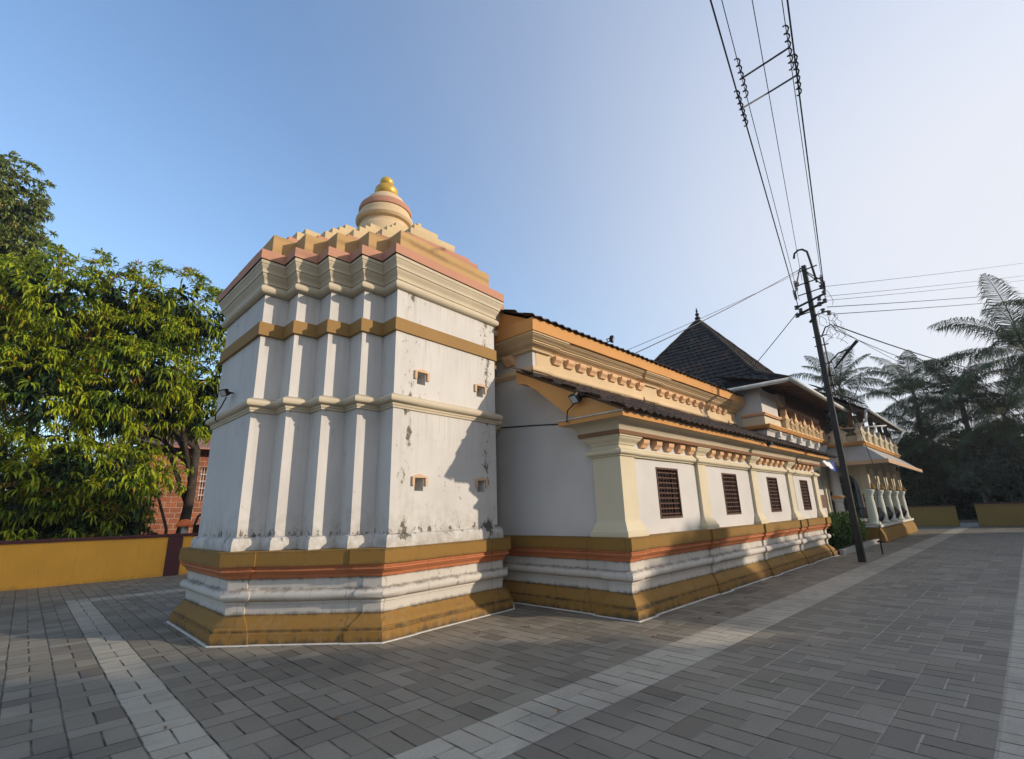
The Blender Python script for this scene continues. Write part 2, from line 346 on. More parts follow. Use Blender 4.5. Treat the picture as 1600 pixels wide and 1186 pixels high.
M = {
 'white': tower_white(),
 'plinth_white': plinth_mat('plinth_white', (.52, .485, .43), (.07, .06, .045), ((.66, .06), (.80, .05), (.35, .06)), .9),
 'wall_white': plaster('smooth_white_wall', (.55, .53, .505), amount=.12),
 'cream': plaster('cream_plaster', (.58, .51, .36), amount=.28),
 'cream_lit': plaster('sunlit_cream', (.60, .45, .27), amount=.22),  # cream warmed for the sunlit parts: sunlight put into the colour
 'tower_cornice': plaster('grey_cornice', (.50, .43, .31), amount=.55),
 'ochre': plinth_mat('ochre_paint', (.235, .13, .028), (.06, .042, .02), ((.985, .05), (1.16, .04)), .55),
 'ochre_base': plinth_mat('weathered_ochre_base', (.25, .135, .030), (.045, .038, .028), ((.16, .05), (.02, .13), (.34, .04)), 1.25),
 'ochre_band': plaster('tan_band_paint', (.28, .165, .055), amount=.12),
 'pink': plinth_mat('terracotta_pink_paint', (.48, .17, .07), (.10, .05, .03), ((.81, .03), (.93, .025)), .6),
 'pink_roof': plaster('faded_pink_paint', (.45, .225, .145), amount=.5),
 'ochre_roof': plaster('roof_ochre_paint', (.44, .275, .115), amount=.7),
 'cream_roof': plaster('roof_cream_paint', (.54, .415, .235), amount=.65),
 'red': plaster('brick_red_paint', (.46, .14, .06), amount=.15),
 'orange': plaster('orange_fascia_paint', (.58, .29, .095), amount=.2),
 'peach': plaster('peach_paint', (.68, .42, .235), amount=.15),
 'tan': plaster('tan_paint', (.46, .30, .19), amount=.4),
 'hood': plaster('pale_peach_paint', (.56, .38, .24), amount=.3),
 'brown': plaster('brown_paint', (.20, .10, .05), amount=.2),
 'yellow': plinth_mat('yellow_wall_paint', (.92, .44, .055), (.30, .18, .05), ((.03, .14), (1.15, .05)), .5),
 'mustard': plinth_mat('mustard_wall_paint', (.26, .16, .04), (.10, .08, .05), ((.03, .2), (1.2, .08)), .7),
 'maroon': plaster('maroon_paint', (.105, .035, .035), amount=.1),
 'grout': simple('pale_cement', (.55, .53, .48), .9),
 'gold': simple('gold_paint', (.58, .36, .055), .38, .25, .3, 5, .5),
 'tile': tile_mat('aged_clay_tile', (.030, .024, .021), (.068, .045, .034), (.050, .050, .030)),
 'tile_dark': tile_mat('blackened_clay_tile', (.026, .025, .026), (.050, .045, .043), (.045, .045, .032)),
 'wood': simple('dark_brown_wood', (.055, .028, .018), .6, 0, .4, 8),
 'wood_light': simple('brown_wood', (.14, .075, .045), .7, 0, .4, 8),
 'iron': simple('black_iron', (.022, .020, .019), .5, .4, .3, 9),
 'rust': simple('rusty_iron', (.085, .038, .024), .7, .2, .4, 9),
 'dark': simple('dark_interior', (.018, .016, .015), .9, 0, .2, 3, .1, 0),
 'pvc': simple('grey_pvc', (.52, .52, .49), .45, 0, .25, 4),
 'pole': simple('tarred_steel', (.030, .027, .023), .55, .3, .35, 10),
 'wire': simple('black_cable', (.015, .015, .016), .5, 0, .1, 5, .3, 0),
 'porcelain': simple('brown_porcelain', (.03, .018, .015), .25, 0, .2, 5, .6, 0),
 'glass': simple('lamp_glass', (.42, .44, .46), .15, 0, .15, 5, .7, 0),
 'pillar': plaster('pale_green_white', (.56, .58, .50), amount=.2),
 'laterite': stone_wall_mat(),
 'concrete': plaster('grey_concrete', (.30, .29, .27), amount=.5),
 'soil': simple('brown_soil', (.10, .07, .045), .95, 0, .4, 1.5),
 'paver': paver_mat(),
 'bark': simple('mango_bark', (.055, .042, .032), .9, 0, .5, 6, .2, .6),
 'palm_bark': simple('palm_bark', (.16, .14, .12), .9, 0, .4, 6, .2, .5),
 'mango_leaf': leaf_mat('mango_leaf', (.05, .12, .010), (.40, .47, .025), (.45, .28, .02)),
 'mango_shaded': leaf_mat('mango_shaded_leaf', (.008, .022, .006), (.022, .048, .010), (.035, .045, .010), .12),  # leaf colour darkened to carry the shade inside and under the crowns
 'blossom': leaf_mat('mango_blossom', (.30, .13, .035), (.34, .20, .05), (.42, .25, .04)),
 'tall_leaf': leaf_mat('olive_leaf', (.09, .14, .035), (.28, .33, .08), (.32, .22, .09)),
 'dark_leaf': leaf_mat('dark_leaf', (.026, .050, .022), (.070, .105, .045), (.10, .11, .045), .3),
 'grey_leaf': leaf_mat('dusty_leaf', (.07, .10, .065), (.17, .20, .13), (.19, .20, .13), .3),
 'hedge_leaf': leaf_mat('hedge_leaf', (.022, .055, .012), (.065, .125, .025), (.09, .14, .03), .3),
 'palm_leaf': leaf_mat('palm_leaf', (.014, .036, .011), (.042, .078, .020), (.11, .10, .03), .22),
 'blue': simple('blue_cloth', (.03, .07, .26), .8),
 'white_cloth': simple('white_cloth', (.75, .75, .78), .8),
 'orange_cap': simple('orange_plastic', (.75, .16, .03), .5),
}

# ------------------------------------------------------------------ helpers
def link(o, parent=None):
    COL.objects.link(o)
    if parent is not None: o.parent = parent
    return o
def tag(o, label, cat, group=None):
    o['label'] = label; o['category'] = cat
    if group: o['group'] = group
    return o
def thing(name, label, cat, group=None):
    return link(tag(bpy.data.objects.new(name, None), label, cat, group))
def mesh(name, verts, faces, mat, parent=None, smooth=False, bevel=0):
    me = bpy.data.meshes.new(name)
    me.from_pydata([tuple(v) for v in verts], [], faces)
    me.materials.append(M[mat] if isinstance(mat, str) else mat)
    me.validate(); me.update()
    if smooth:
        for p in me.polygons: p.use_smooth = True
    o = bpy.data.objects.new(name, me)
    link(o, parent)
    if bevel:
        bv = o.modifiers.new('bevel', 'BEVEL'); bv.width = bevel; bv.segments = 2
        bv.limit_method = 'ANGLE'; bv.angle_limit = math.radians(40); bv.harden_normals = False
    return o
class MB:
    def __init__(s): s.v = []; s.f = []
    def add(s, vs, fs):
        n = len(s.v); s.v += [tuple(v) for v in vs]; s.f += [tuple(i+n for i in f) for f in fs]
    def box(s, x0, x1, y0, y1, z0, z1):
        vs = [(x, y, z) for z in (z0, z1) for y in (y0, y1) for x in (x0, x1)]
        s.add(vs, [(0, 2, 3, 1), (4, 5, 7, 6), (0, 1, 5, 4), (2, 6, 7, 3), (0, 4, 6, 2), (1, 3, 7, 5)])
    def tube(s, pts, r, n=8, cap=True):
        pts = [Vector(p) for p in pts]; rs = r if isinstance(r, (list, tuple)) else [r]*len(pts)
        vs = []; prev = None
        for i, p in enumerate(pts):
            t = (pts[min(i+1, len(pts)-1)] - pts[max(i-1, 0)]).normalized()
            if prev is None:
                a = t.cross(Vector((0, 0, 1)) if abs(t.z) < .9 else Vector((1, 0, 0))).normalized()
            else:
                a = (prev - t*prev.dot(t)).normalized()
            prev = a; b = t.cross(a)
            for k in range(n):
                an = 2*math.pi*k/n
                vs.append(p + (a*math.cos(an) + b*math.sin(an))*rs[i])
        fs = []
        for i in range(len(pts)-1):
            for k in range(n):
                k2 = (k+1) % n
                fs.append((i*n+k, i*n+k2, (i+1)*n+k2, (i+1)*n+k))
        if cap:
            fs.append(tuple(range(n-1, -1, -1))); fs.append(tuple((len(pts)-1)*n+k for k in range(n)))
        s.add(vs, fs)
    def lathe(s, prof, c, n=24):
        vs = []; fs = []
        for r, z in prof:
            for k in range(n):
                a = 2*math.pi*k/n
                vs.append((c[0]+r*math.cos(a), c[1]+r*math.sin(a), c[2]+z))
        for i in range(len(prof)-1):
            for k in range(n):
                k2 = (k+1) % n
                fs.append((i*n+k, i*n+k2, (i+1)*n+k2, (i+1)*n+k))
        fs.append(tuple(range(n-1, -1, -1))); fs.append(tuple((len(prof)-1)*n+k for k in range(n)))
        s.add(vs, fs)
    def prism(s, poly, axis, a0, a1):
        """extrude a 2D polygon along axis 'x' (poly in y,z), 'y' (poly in x,z) or 'z'"""
        def P(p, a):
            return {'x': (a, p[0], p[1]), 'y': (p[0], a, p[1]), 'z': (p[0], p[1], a)}[axis]
        n = len(poly)
        vs = [P(p, a0) for p in poly] + [P(p, a1) for p in poly]
        fs = [tuple(range(n)), tuple(range(2*n-1, n-1, -1))] + [(i, n+i, n+(i+1) % n, (i+1) % n) for i in range(n)]
        s.add(vs, fs)
    def build(s, name, mat, parent=None, smooth=False, bevel=0, fix=True):
        o = mesh(name, s.v, s.f, mat, parent, smooth, 0)
        if fix:
            bm = bmesh.new(); bm.from_mesh(o.data)
            bmesh.ops.recalc_face_normals(bm, faces=bm.faces)
            bm.to_mesh(o.data); bm.free()
        if bevel:
            bv = o.modifiers.new('bevel', 'BEVEL'); bv.width = bevel; bv.segments = 2
            bv.limit_method = 'ANGLE'; bv.angle_limit = math.radians(40)
        return o
def autosmooth(o, ang=35):
    bm = bmesh.new(); bm.from_mesh(o.data)
    for e in bm.edges:
        if len(e.link_faces) == 2 and e.calc_face_angle(0) > math.radians(ang): e.smooth = False
    for f in bm.faces: f.smooth = True
    bm.to_mesh(o.data); bm.free()

def offset_ring(poly, off, closed=True):
    n = len(poly); out = []
    for i in range(n):
        p = Vector(poly[i])
        ns = []
        if closed or i > 0:
            d = (p - Vector(poly[i-1])).normalized(); ns.append(Vector((d.y, -d.x)))
        if closed or i < n-1:
            d = (Vector(poly[(i+1) % n]) - p).normalized(); ns.append(Vector((d.y, -d.x)))
        if len(ns) == 1: out.append(p + ns[0]*off)
        else:
            m = (ns[0]+ns[1])/max(.25, 1+ns[0].dot(ns[1]))
            out.append(p + m*off)
    return out
def sweep(name, poly, prof, mat, parent, closed=True, skip=(), top=False, bottom=False, smooth=True, ends=False):
    """run a moulding profile [(offset, z)...] round a plan polygon (counter-clockwise)"""
    vs = []; fs = []
    base = offset_ring(poly, 0, closed); unit = [p-q for p, q in zip(offset_ring(poly, 1, closed), base)]
    rp = []; rn = []
    m_ = len(base)
    for i in range(m_):
        rp.append(base[i]); rn.append(unit[i])
        if i == m_-1 and not closed: break
        b2 = base[(i+1) % m_]; d_ = b2-base[i]; L_ = d_.length; k_ = int(L_/.45)
        if k_ > 1:
            d_ = d_/L_; nn_ = Vector((d_.y, -d_.x))
            for q in range(1, k_): rp.append(base[i].lerp(b2, q/k_)); rn.append(nn_)
    n = len(rp)
    for off, z in prof:
        for p, q in zip(rp, rn):
            w1 = mnoise.noise(Vector((p.x*1.7, p.y*1.7, 3.1)))*WAVE; w2 = mnoise.noise(Vector((p.x*1.5, p.y*1.5, 9.7)))*WAVE
            if z < .02: w2 = 0
            vs.append((p.x+q.x*(off+w1), p.y+q.y*(off+w1), z+w2))
    for j in range(len(prof)-1):
        for i in range(n if closed else n-1):
            if i in skip: continue
            i2 = (i+1) % n
            fs.append((j*n+i, j*n+i2, (j+1)*n+i2, (j+1)*n+i))
    k = len(prof)-1
    if top: fs.append(tuple(k*n+i for i in range(n)))
    if bottom: fs.append(tuple(range(n-1, -1, -1)))
    if ends and not closed:
        fs.append(tuple(j*n for j in range(k+1))); fs.append(tuple(j*n+n-1 for j in range(k, -1, -1)))
    o = mesh(name, vs, fs, mat, parent)
    if smooth: autosmooth(o)
    return o
def arc(o0, z0, o1, z1, bulge, n=6):
    """points from (o0,z0) to (o1,z1) bulging outwards"""
    out = []
    for i in range(n+1):
        t = i/n
        out.append((o0+(o1-o0)*t + bulge*math.sin(math.pi*t), z0+(z1-z0)*(.5-.5*math.cos(math.pi*t))))
    return out
def cyma(o0, z0, o1, z1, n=6):
    out = []
    for i in range(n+1):
        t = i/n; e = t*t*(3-2*t)
        out.append((o0+(o1-o0)*e, z0+(z1-z0)*t))
    return out
def holed_wall(mb, p0, p1, z0, z1, holes, depth):
    """vertical wall from p0 to p1 (outward normal on its right) with rectangular recesses (s0, s1, za, zb)"""
    p0 = Vector(p0); p1 = Vector(p1); L = (p1-p0).length; d = (p1-p0)/L; nn = Vector((d.y, -d.x))
    ss = sorted({0, L} | {h[0] for h in holes} | {h[1] for h in holes})
    zs = sorted({z0, z1} | {h[2] for h in holes} | {h[3] for h in holes})
    def P(s, z, dep=0):
        q = p0 + d*s - nn*dep
        return (q.x, q.y, z)
    for a, b in zip(ss, ss[1:]):
        for c, e in zip(zs, zs[1:]):
            if any(h[0] <= a+1e-6 and b <= h[1]+1e-6 and h[2] <= c+1e-6 and e <= h[3]+1e-6 for h in holes): continue
            mb.add([P(a, c), P(b, c), P(b, e), P(a, e)], [(0, 1, 2, 3)])
    for a, b, c, e in holes:
        mb.add([P(a, c), P(b, c), P(b, e), P(a, e), P(a, c, depth), P(b, c, depth), P(b, e, depth), P(a, e, depth)],
               [(0, 4, 5, 1), (1, 5, 6, 2), (2, 6, 7, 3), (3, 7, 4, 0), (4, 7, 6, 5)])

def struct(o):
    o['kind'] = 'structure'; return o

# ------------------------------------------------------------------ ground
g = mesh('ground', [(-260, -260, -.012), (320, -260, -.012), (320, 320, -.012), (-260, 320, -.012)], [(0, 1, 2, 3)], 'soil')
struct(g)
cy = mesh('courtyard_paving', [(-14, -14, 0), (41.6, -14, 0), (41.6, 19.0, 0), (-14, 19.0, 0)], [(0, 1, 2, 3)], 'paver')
struct(cy)

# ------------------------------------------------------------------ shared plinth mouldings
def plinth(poly, par, closed=True, grout=True, redpoly=None):
    sweep('plinth_base', poly, [(0, 0), (0, .135), (-.035, .142), (-.035, .185), (-.05, .19)] + cyma(-.05, .19, -.165, .345)[1:] + [(-.20, .345)], 'ochre_base', par, closed)
    sweep('plinth_die', poly, [(-.175, .34), (-.175, .475), (-.155, .478), (-.155, .505), (-.16, .51)] + arc(-.16, .51, -.16, .665, .085)[1:] + [(-.165, .67), (-.165, .81)], 'plinth_white', par, closed)
    sweep('plinth_cornice', poly, [(-.18, .800), (-.14, .803), (-.13, .83)] + cyma(-.13, .83, -.065, .905)[1:] + [(-.04, .908), (-.04, .93), (-.06, .933), (-.045, .975), (-.08, .985)], 'pink', par, closed)
    sweep('plinth_band', poly, [(-.08, .972), (-.012, .975), (-.012, 1.165), (-.03, 1.172), (-.45, 1.176)], 'ochre', par, closed)
    if grout:
        sweep('grout_line', poly, [(.035, .002), (.03, .012), (-.03, .014)], 'grout', par, closed)

# ------------------------------------------------------------------ shrine tower
TW = thing('shrine_tower', 'tall white shrine tower with stepped corners, pyramid top and gold finial', 'tower')
def jog(p, q, spans, out):
    """insert projecting breaks (s0, s1) into the edge p-q"""
    p = Vector(p); q = Vector(q); d = (q-p).normalized(); n = Vector((d.y, -d.x)); L = (q-p).length
    res = []
    for a, b in spans:
        a *= L; b *= L
        if a > 0: res += [p+d*a, p+d*a+n*out]
        if b < L: res += [p+d*b+n*out, p+d*b]
    return [tuple(r) for r in res]
A_, B_, C_, D_ = (2.22, 10.34), (2.18, 7.88), (3.75, 6.19), (6.41, 6.41)
oct_ = [B_] + jog(B_, C_, [(.22, .78)], -.022) + [C_] + jog(C_, D_, [(.2, .82)], -.022) + [D_, (8.0, 8.0), (8.0, 10.4), (6.3, 12.05), (3.75, 12.05), A_]
plinth(oct_, TW)
dx, dy = .375, .4
c0 = (2.39, 7.96)
plan = []
x, y = c0
plan.append((x, y))
for k in range(4):
    x += dx; plan.append((x, y)); y -= dy; plan.append((x, y))
c5i = len(plan)-1
C5 = plan[-1]
D1 = (6.22, 6.56)
x, y = D1; plan.append((x, y))
for k in range(4):
    y += dy; plan.append((x, y)); x += dx; plan.append((x, y))
y = 9.98; plan.append((x, y))
for k in range(4):
    x -= dx; plan.append((x, y)); y += dy; plan.append((x, y))
x = C5[0]; plan.append((x, y))
for k in range(4):
    y -= dy; plan.append((x, y)); x -= dx; plan.append((x, y))
plan[-1] = (c0[0], plan[-1][1])
# wall in two storeys, the south face carries four small vents
wb = MB()
def ringwall(z0, z1, off):
    rr = offset_ring(plan, off); n = len(rr)
    for i in range(n):
        if i == c5i: continue
        a, b = rr[i], rr[(i+1) % n]
        wb.add([(a.x, a.y, z0), (b.x, b.y, z0), (b.x, b.y, z1), (a.x, a.y, z1)], [(0, 1, 2, 3)])
L_s = (Vector(D1)-Vector(C5)).length
ringwall(1.15, 3.25, 0); ringwall(3.25, 5.3, -.015)
vents = []
for xx, zz in ((4.42, 2.06), (5.80, 2.06), (4.42, 3.75), (5.80, 3.77)):
    s = (xx - C5[0])/(D1[0]-C5[0])*L_s
    vents.append((s, zz))
holed_wall(wb, C5, D1, 1.15, 5.3, [(s-.085, s+.085, z-.10, z+.09) for s, z in vents], .22)
wall = wb.build('wall', 'white', TW, fix=False)
dS = (Vector(D1)-Vector(C5)).normalized(); nS = Vector((dS.y, -dS.x))
for s, z in vents:
    b = MB()
    # small gabled hood: lintel with a low peak and two short ears
    pr = [(-.15, -.02), (-.15, .115), (0, .155), (.15, .115), (.15, -.02), (.105, -.02), (.105, .098), (-.105, .098), (-.105, -.02)]
    quads = [(0, 1, 7, 8), (1, 2, 3, 6, 7), (3, 4, 5, 6)]
    o3 = Vector((C5[0], C5[1]))
    def W(px, pz, dep):
        q = o3 + dS*(s+px) + nS*dep
        return (q.x, q.y, z+pz)
    n = len(pr)
    vs = [W(px, pz, .035) for px, pz in pr] + [W(px, pz, -.02) for px, pz in pr]
    fs = list(quads) + [(i, n+i, n+(i+1) % n, (i+1) % n) for i in range(n)]
    b.add(vs, fs)
    b.build('vent_hood', 'hood', wall)
sweep('wall_base', plan, [(.06, 1.16), (.075, 1.18), (.07, 1.30), (.045, 1.345), (0.0, 1.362), (-.02, 1.365)], 'white', TW)
sweep('ledge_moulding', plan, [(0, 3.20), (.022, 3.202), (.024, 3.235), (.035, 3.238), (.038, 3.27), (.05, 3.275)] + arc(.05, 3.275, .05, 3.40, .055)[1:] + [(.03, 3.415), (-.01, 3.43)], 'tower_cornice', TW)
sweep('wall_band', plan, [(-.01, 4.455), (.032, 4.46), (.032, 4.675), (-.01, 4.682)], 'ochre_band', TW)
sweep('cornice', plan, [(0, 5.17), (.02, 5.175)] + arc(.02, 5.18, .02, 5.315, .06)[1:] + [(.02, 5.335), (.035, 5.34), (.035, 5.375)] + cyma(.035, 5.38, .085, 5.50)[0:] + [(.10, 5.505), (.10, 5.535)] + cyma(.10, 5.54, .135, 5.64) + [(.145, 5.645), (.145, 5.70), (.08, 5.72)], 'tower_cornice', TW)
CX, CY = 5.17, 9.12
def step_poly(d):
    """stepped square inset by d: the teeth keep their size and drop out one by one"""
    hx, hy = 2.69, 2.72
    q = []
    for k in range(5):
        a_, b_ = hx-.375*k-d, hy-.40*(4-k)-d
        if a_ > .03 and b_ > .03: q.append((a_, b_))
    quarter = []                                   # from the +x end round to the +y end
    for k, (a_, b_) in enumerate(q):
        if k: quarter.append((a_, q[k-1][1]))
        quarter.append((a_, b_))
    out = quarter + [(-a_, b_) for a_, b_ in reversed(quarter)] + [(-a_, -b_) for a_, b_ in quarter] + [(a_, -b_) for a_, b_ in reversed(quarter)]
    return [(CX+a_-.10, CY+b_-.02) for a_, b_ in out]
tiers = [('parapet', -.165, 5.71, 5.88, 'pink_roof'), ('roof_tier', .06, 5.878, 6.33, 'ochre_roof'), ('roof_tier', .32, 6.328, 6.50, 'pink_roof'),
         ('roof_tier', .44, 6.498, 6.64, 'pink_roof'), ('roof_tier', .66, 6.638, 6.94, 'cream_roof'), ('roof_tier', .90, 6.938, 7.22, 'cream_roof'),
         ('roof_tier', 1.15, 7.218, 7.48, 'cream_roof'), ('roof_tier', 1.38, 7.478, 7.74, 'cream_roof')]
for nm, s, z0, z1, mt in tiers:
    sweep(nm, [tuple(p_) for p_ in offset_ring(plan, -s)] if s < .1 else step_poly(s), [(0, z0), (0, z1-.01), (-.012, z1)], mt, TW, top=True, smooth=False)
b = MB()
dome_prof = [(.66, 7.84), (.60, 7.95), (.56, 7.99), (.56, 8.06), (.63, 8.08), (.665, 8.13), (.655, 8.20), (.60, 8.235), (.585, 8.24), (.59, 8.33), (.575, 8.36), (.595, 8.37), (.60, 8.43), (.575, 8.50), (.50, 8.555), (.47, 8.565), (.455, 8.64), (.42, 8.70), (.34, 8.77), (.24, 8.82), (.20, 8.825)]
b.lathe([(.64, 7.55)] + [(r_*1.0, 7.90+(z_-7.84)*1.10) for r_, z_ in dome_prof], (CX, CY, 0), 48)
o = b.build('dome', 'cream_lit', TW); autosmooth(o, 30)
b = MB(); b.lathe([(r_*1.0, 7.90+(z_-7.84)*1.10) for r_, z_ in [(.585, 8.36), (.603, 8.365), (.610, 8.43), (.585, 8.502), (.52, 8.553)]], (CX, CY, 0), 48)
o = b.build('dome_band', 'pink_roof', TW); autosmooth(o, 30)
b = MB(); b.lathe([(.15, 8.94), (.19, 8.96), (.25, 9.02), (.275, 9.10), (.265, 9.18), (.21, 9.255), (.14, 9.285), (.12, 9.295), (.15, 9.33), (.163, 9.39), (.15, 9.45), (.10, 9.505), (.03, 9.525)], (CX, CY, 0), 40)
o = b.build('finial', 'gold', TW); autosmooth(o, 40)

# ------------------------------------------------------------------ prayer hall: high nave and low side aisle
HALL = thing('prayer_hall', 'long white prayer hall with barred windows, dentil cornices and tiled roofs', 'building')
foot = [(6.87, 7.7), (6.87, 4.97), (6.81, 4.97), (6.81, 4.21), (7.32, 4.21), (7.32, 4.255)]
for xc in (10.05, 13.05, 15.97):
    foot += [(xc-.26, 4.255), (xc-.26, 4.215), (xc+.26, 4.215), (xc+.26, 4.255)]
foot += [(18.42, 4.255), (18.42, 4.21), (18.95, 4.21), (18.95, 7.5)]
plinth(foot, HALL, closed=False)
YW, YP = 4.45, 4.385
wins = [(8.22, 9.06), (11.17, 12.0), (14.10, 14.92), (17.05, 17.87)]
wb = MB()
holed_wall(wb, (7.0, YW), (18.85, YW), 1.15, 3.1, [(a-7.0, b_-7.0, 1.42, 2.33) for a, b_ in wins], .16)
XW = 7.05
wb.add([(XW, 12.5, 1.15), (XW, YW, 1.15), (XW, YW, 3.1), (XW, 6.3, 4.0), (XW, 6.3, 5.05), (XW, 12.5, 5.05)], [(0, 1, 2, 3, 4, 5)])
wb.add([(XW, 6.3, 3.7), (17.7, 6.3, 3.7), (17.7, 6.3, 5.05), (XW, 6.3, 5.05)], [(0, 1, 2, 3)])
wb.add([(18.85, YW, 1.15), (18.85, 6.3, 1.15), (18.85, 6.3, 4.0), (18.85, YW, 3.1)], [(0, 1, 2, 3)])
hw = wb.build('wall', 'wall_white', HALL, fix=False)
sweep('nave_frieze', [(XW+.1, 6.296), (17.7, 6.296)], [(0, 3.75), (.006, 3.76), (.006, 5.0)], 'cream_lit', HALL, closed=False, smooth=False)
for a, b_ in wins:
    f = MB()
    y0, y1 = YW-.012, YW+.05
    t = .035
    f.box(a+.002, a+t, y0, y1, 1.422, 2.328); f.box(b_-t, b_-.002, y0, y1, 1.422, 2.328)
    f.box(a+t, b_-t, y0, y1, 1.422, 1.422+t); f.box(a+t, b_-t, y0, y1, 2.328-t, 2.328)
    wf = f.build('window', 'rust', HALL)
    gr = MB()
    for k in range(9):
        z = 1.50 + k*.092
        gr.box(a+t, b_-t, YW+.008, YW+.022, z-.011, z+.011)
    for k in range(7):
        xx = a+.075 + k*(b_-a-.15)/6
        gr.tube([(xx, YW+.034, 1.455), (xx, YW+.034, 2.295)], .011, 6)
    gr.build('grille', 'rust', wf)
    p = MB(); p.box(a+.004, b_-.004, YW+.12, YW+.158, 1.424, 2.326); p.build('dark_backing', 'dark', wf)  # near-black sheet stands for the unlit room behind the grille
# pilasters with a flared foot
def pilaster(poly, mat):
    sweep('pilaster', poly, [(.085, 1.172), (.09, 1.19), (.085, 1.255), (.062, 1.27)] + cyma(.06, 1.275, 0.0, 1.44) + [(0, 2.50)], mat, HALL, closed=False)
pilaster([(7.06, 4.93), (6.96, 4.93), (6.96, YP), (7.40, YP), (7.40, YW+.01)], 'cream')
for xc in (10.05, 13.05, 15.97):
    pilaster([(xc-.19, YW+.01), (xc-.19, YP), (xc+.19, YP), (xc+.19, YW+.01)], 'cream')
pilaster([(18.48, YW+.01), (18.48, YP), (18.90, YP), (18.90, 4.93)], 'cream')
# aisle cornice, breaking forward over the pilasters
cl = [(7.06, 4.95), (6.95, 4.95), (6.95, 4.375), (7.45, 4.375), (7.45, 4.42)]
for xc in (10.05, 13.05, 15.97):
    cl += [(xc-.22, 4.42), (xc-.22, 4.375), (xc+.22, 4.375), (xc+.22, 4.42)]
cl += [(18.42, 4.42), (18.42, 4.375), (18.92, 4.375), (18.92, 4.95)]
sweep('string_course', cl, [(-.04, 2.455), (.015, 2.457), (.02, 2.475)] + arc(.03, 2.48, .05, 2.56, .03) + [(.02, 2.575), (.01, 2.585), (.01, 2.60), (-.04, 2.605)], 'cream', HALL, closed=False, ends=True)
clf = [(7.06, 4.92), (6.985, 4.92), (6.985, 4.44), (18.90, 4.44), (18.90, 4.95)]
sweep('frieze', clf, [(-.01, 2.59), (0, 2.595), (0, 2.83)], 'wall_white', HALL, closed=False, smooth=False)
def capital(poly, h0, h1):
    sweep('capital', poly, [(0, h0)] + [(.0, h0+.05), (.02, h0+.055)] + cyma(.02, h0+.06, .10, h1-.035) + [(.115, h1-.03), (.115, h1), (-.05, h1)], 'cream', HALL, closed=False, ends=True)
capital([(7.06, 4.93), (6.96, 4.93), (6.96, 4.39), (7.42, 4.39), (7.42, 4.45)], 2.595, 2.80)
for xc in (10.05, 13.05, 15.97):
    capital([(xc-.20, 4.45), (xc-.20, 4.39), (xc+.20, 4.39), (xc+.20, 4.45)], 2.595, 2.80)
cb_ = [(7.06, 4.96), (6.94, 4.96), (6.94, 4.39), (18.93, 4.39), (18.93, 4.96)]
sweep('cornice_fillet', cb_, [(-.03, 2.795), (.135, 2.80), (.14, 2.865), (.05, 2.87)], 'brown', HALL, closed=False, ends=True, smooth=False)
sweep('cornice_cove', cb_, [(.10, 2.866)] + [(.12+.22*(1-math.cos(t*math.pi/12)), 2.868+.155*math.sin(t*math.pi/12)) for t in range(0, 7)] + [(.30, 3.03)], 'tower_cornice', HALL, closed=False, ends=True)
sweep('fascia', cb_, [(.30, 3.022), (.365, 3.026), (.375, 3.098), (.2, 3.10)], 'orange', HALL, closed=False, ends=True, smooth=False)
sweep('drip_line', cb_, [(.2, 3.10), (.395, 3.102), (.395, 3.122), (.2, 3.126)], 'grout', HALL, closed=False, ends=True, smooth=False)
for i, (a, n) in enumerate(((7.68, 5), (10.52, 5), (13.5, 5), (16.42, 5))):
    pitch = (.46, .44, .43, .44)[i]
    for k in range(n):
        x0 = a + k*pitch
        d = MB(); d.prism([(4.445, 2.795), (4.32, 2.795), (4.32, 2.755), (4.33, 2.715), (4.365, 2.68), (4.39, 2.64), (4.445, 2.635)], 'x', x0, x0+.20)
        d.build('dentil', 'peach', HALL)
# lean-to roof over the aisle
def roof_z(y): return 3.14 + (y-3.98)*.492
def tiles(name, a, b, c, d, mat, parent, row=.28, wave=.23, amp=.022, lap=.024, jit=.007, seed=1):
    """Mangalore tile courses on the quad a-b (eave) to d-c (ridge)"""
    rng = random.Random(seed)
    a, b, c, d = map(Vector, (a, b, c, d))
    nrm = (b-a).cross(d-a).normalized()
    Ls = ((d-a).length + (c-b).length)/2
    n = max(1, round(Ls/row))
    mb = MB()
    for j in range(n):
        t0 = j/n - (.18/n if j else 0); t1 = (j+1)/n
        l0, r0_ = a.lerp(d, max(0, t0)), b.lerp(c, max(0, t0))
        l1, r1_ = a.lerp(d, t1), b.lerp(c, t1)
        W0 = (r0_-l0).length
        if W0 < .05: continue
        m = max(2, int(W0/wave*4))
        e = (b-a).normalized()
        vs = []
        jt = 0
        for i in range(m+1):
            f = i/m
            if i % 4 == 0: jt = rng.uniform(-jit, jit)
            p0 = l0.lerp(r0_, f); p1 = l1.lerp(r1_, f)
            ph = 2*math.pi*((p0-a).dot(e)/wave) + (j % 2)*math.pi
            ph1 = 2*math.pi*((p1-a).dot(e)/wave) + (j % 2)*math.pi
            h0 = lap + amp*math.cos(ph) + jt
            h1 = amp*math.cos(ph1)*.8
            dn = (l0-l1).normalized()*rng.uniform(0, .02)
            vs += [p0+nrm*(h0-.016)+dn, p0+nrm*h0+dn, p1+nrm*h1]
        fs = []
        for i in range(m):
            k = i*3
            fs += [(k, k+3, k+4, k+1), (k+1, k+4, k+5, k+2)]
        mb.add(vs, fs)
    return mb.build(name, mat, parent, fix=False)
tiles('aisle_roof_tiles', (6.42, 3.90, roof_z(3.90)+.03), (20.2, 3.90, roof_z(3.90)+.03), (20.2, 6.30, roof_z(6.30)+.03), (6.42, 6.30, roof_z(6.30)+.03), 'tile', HALL, seed=3)
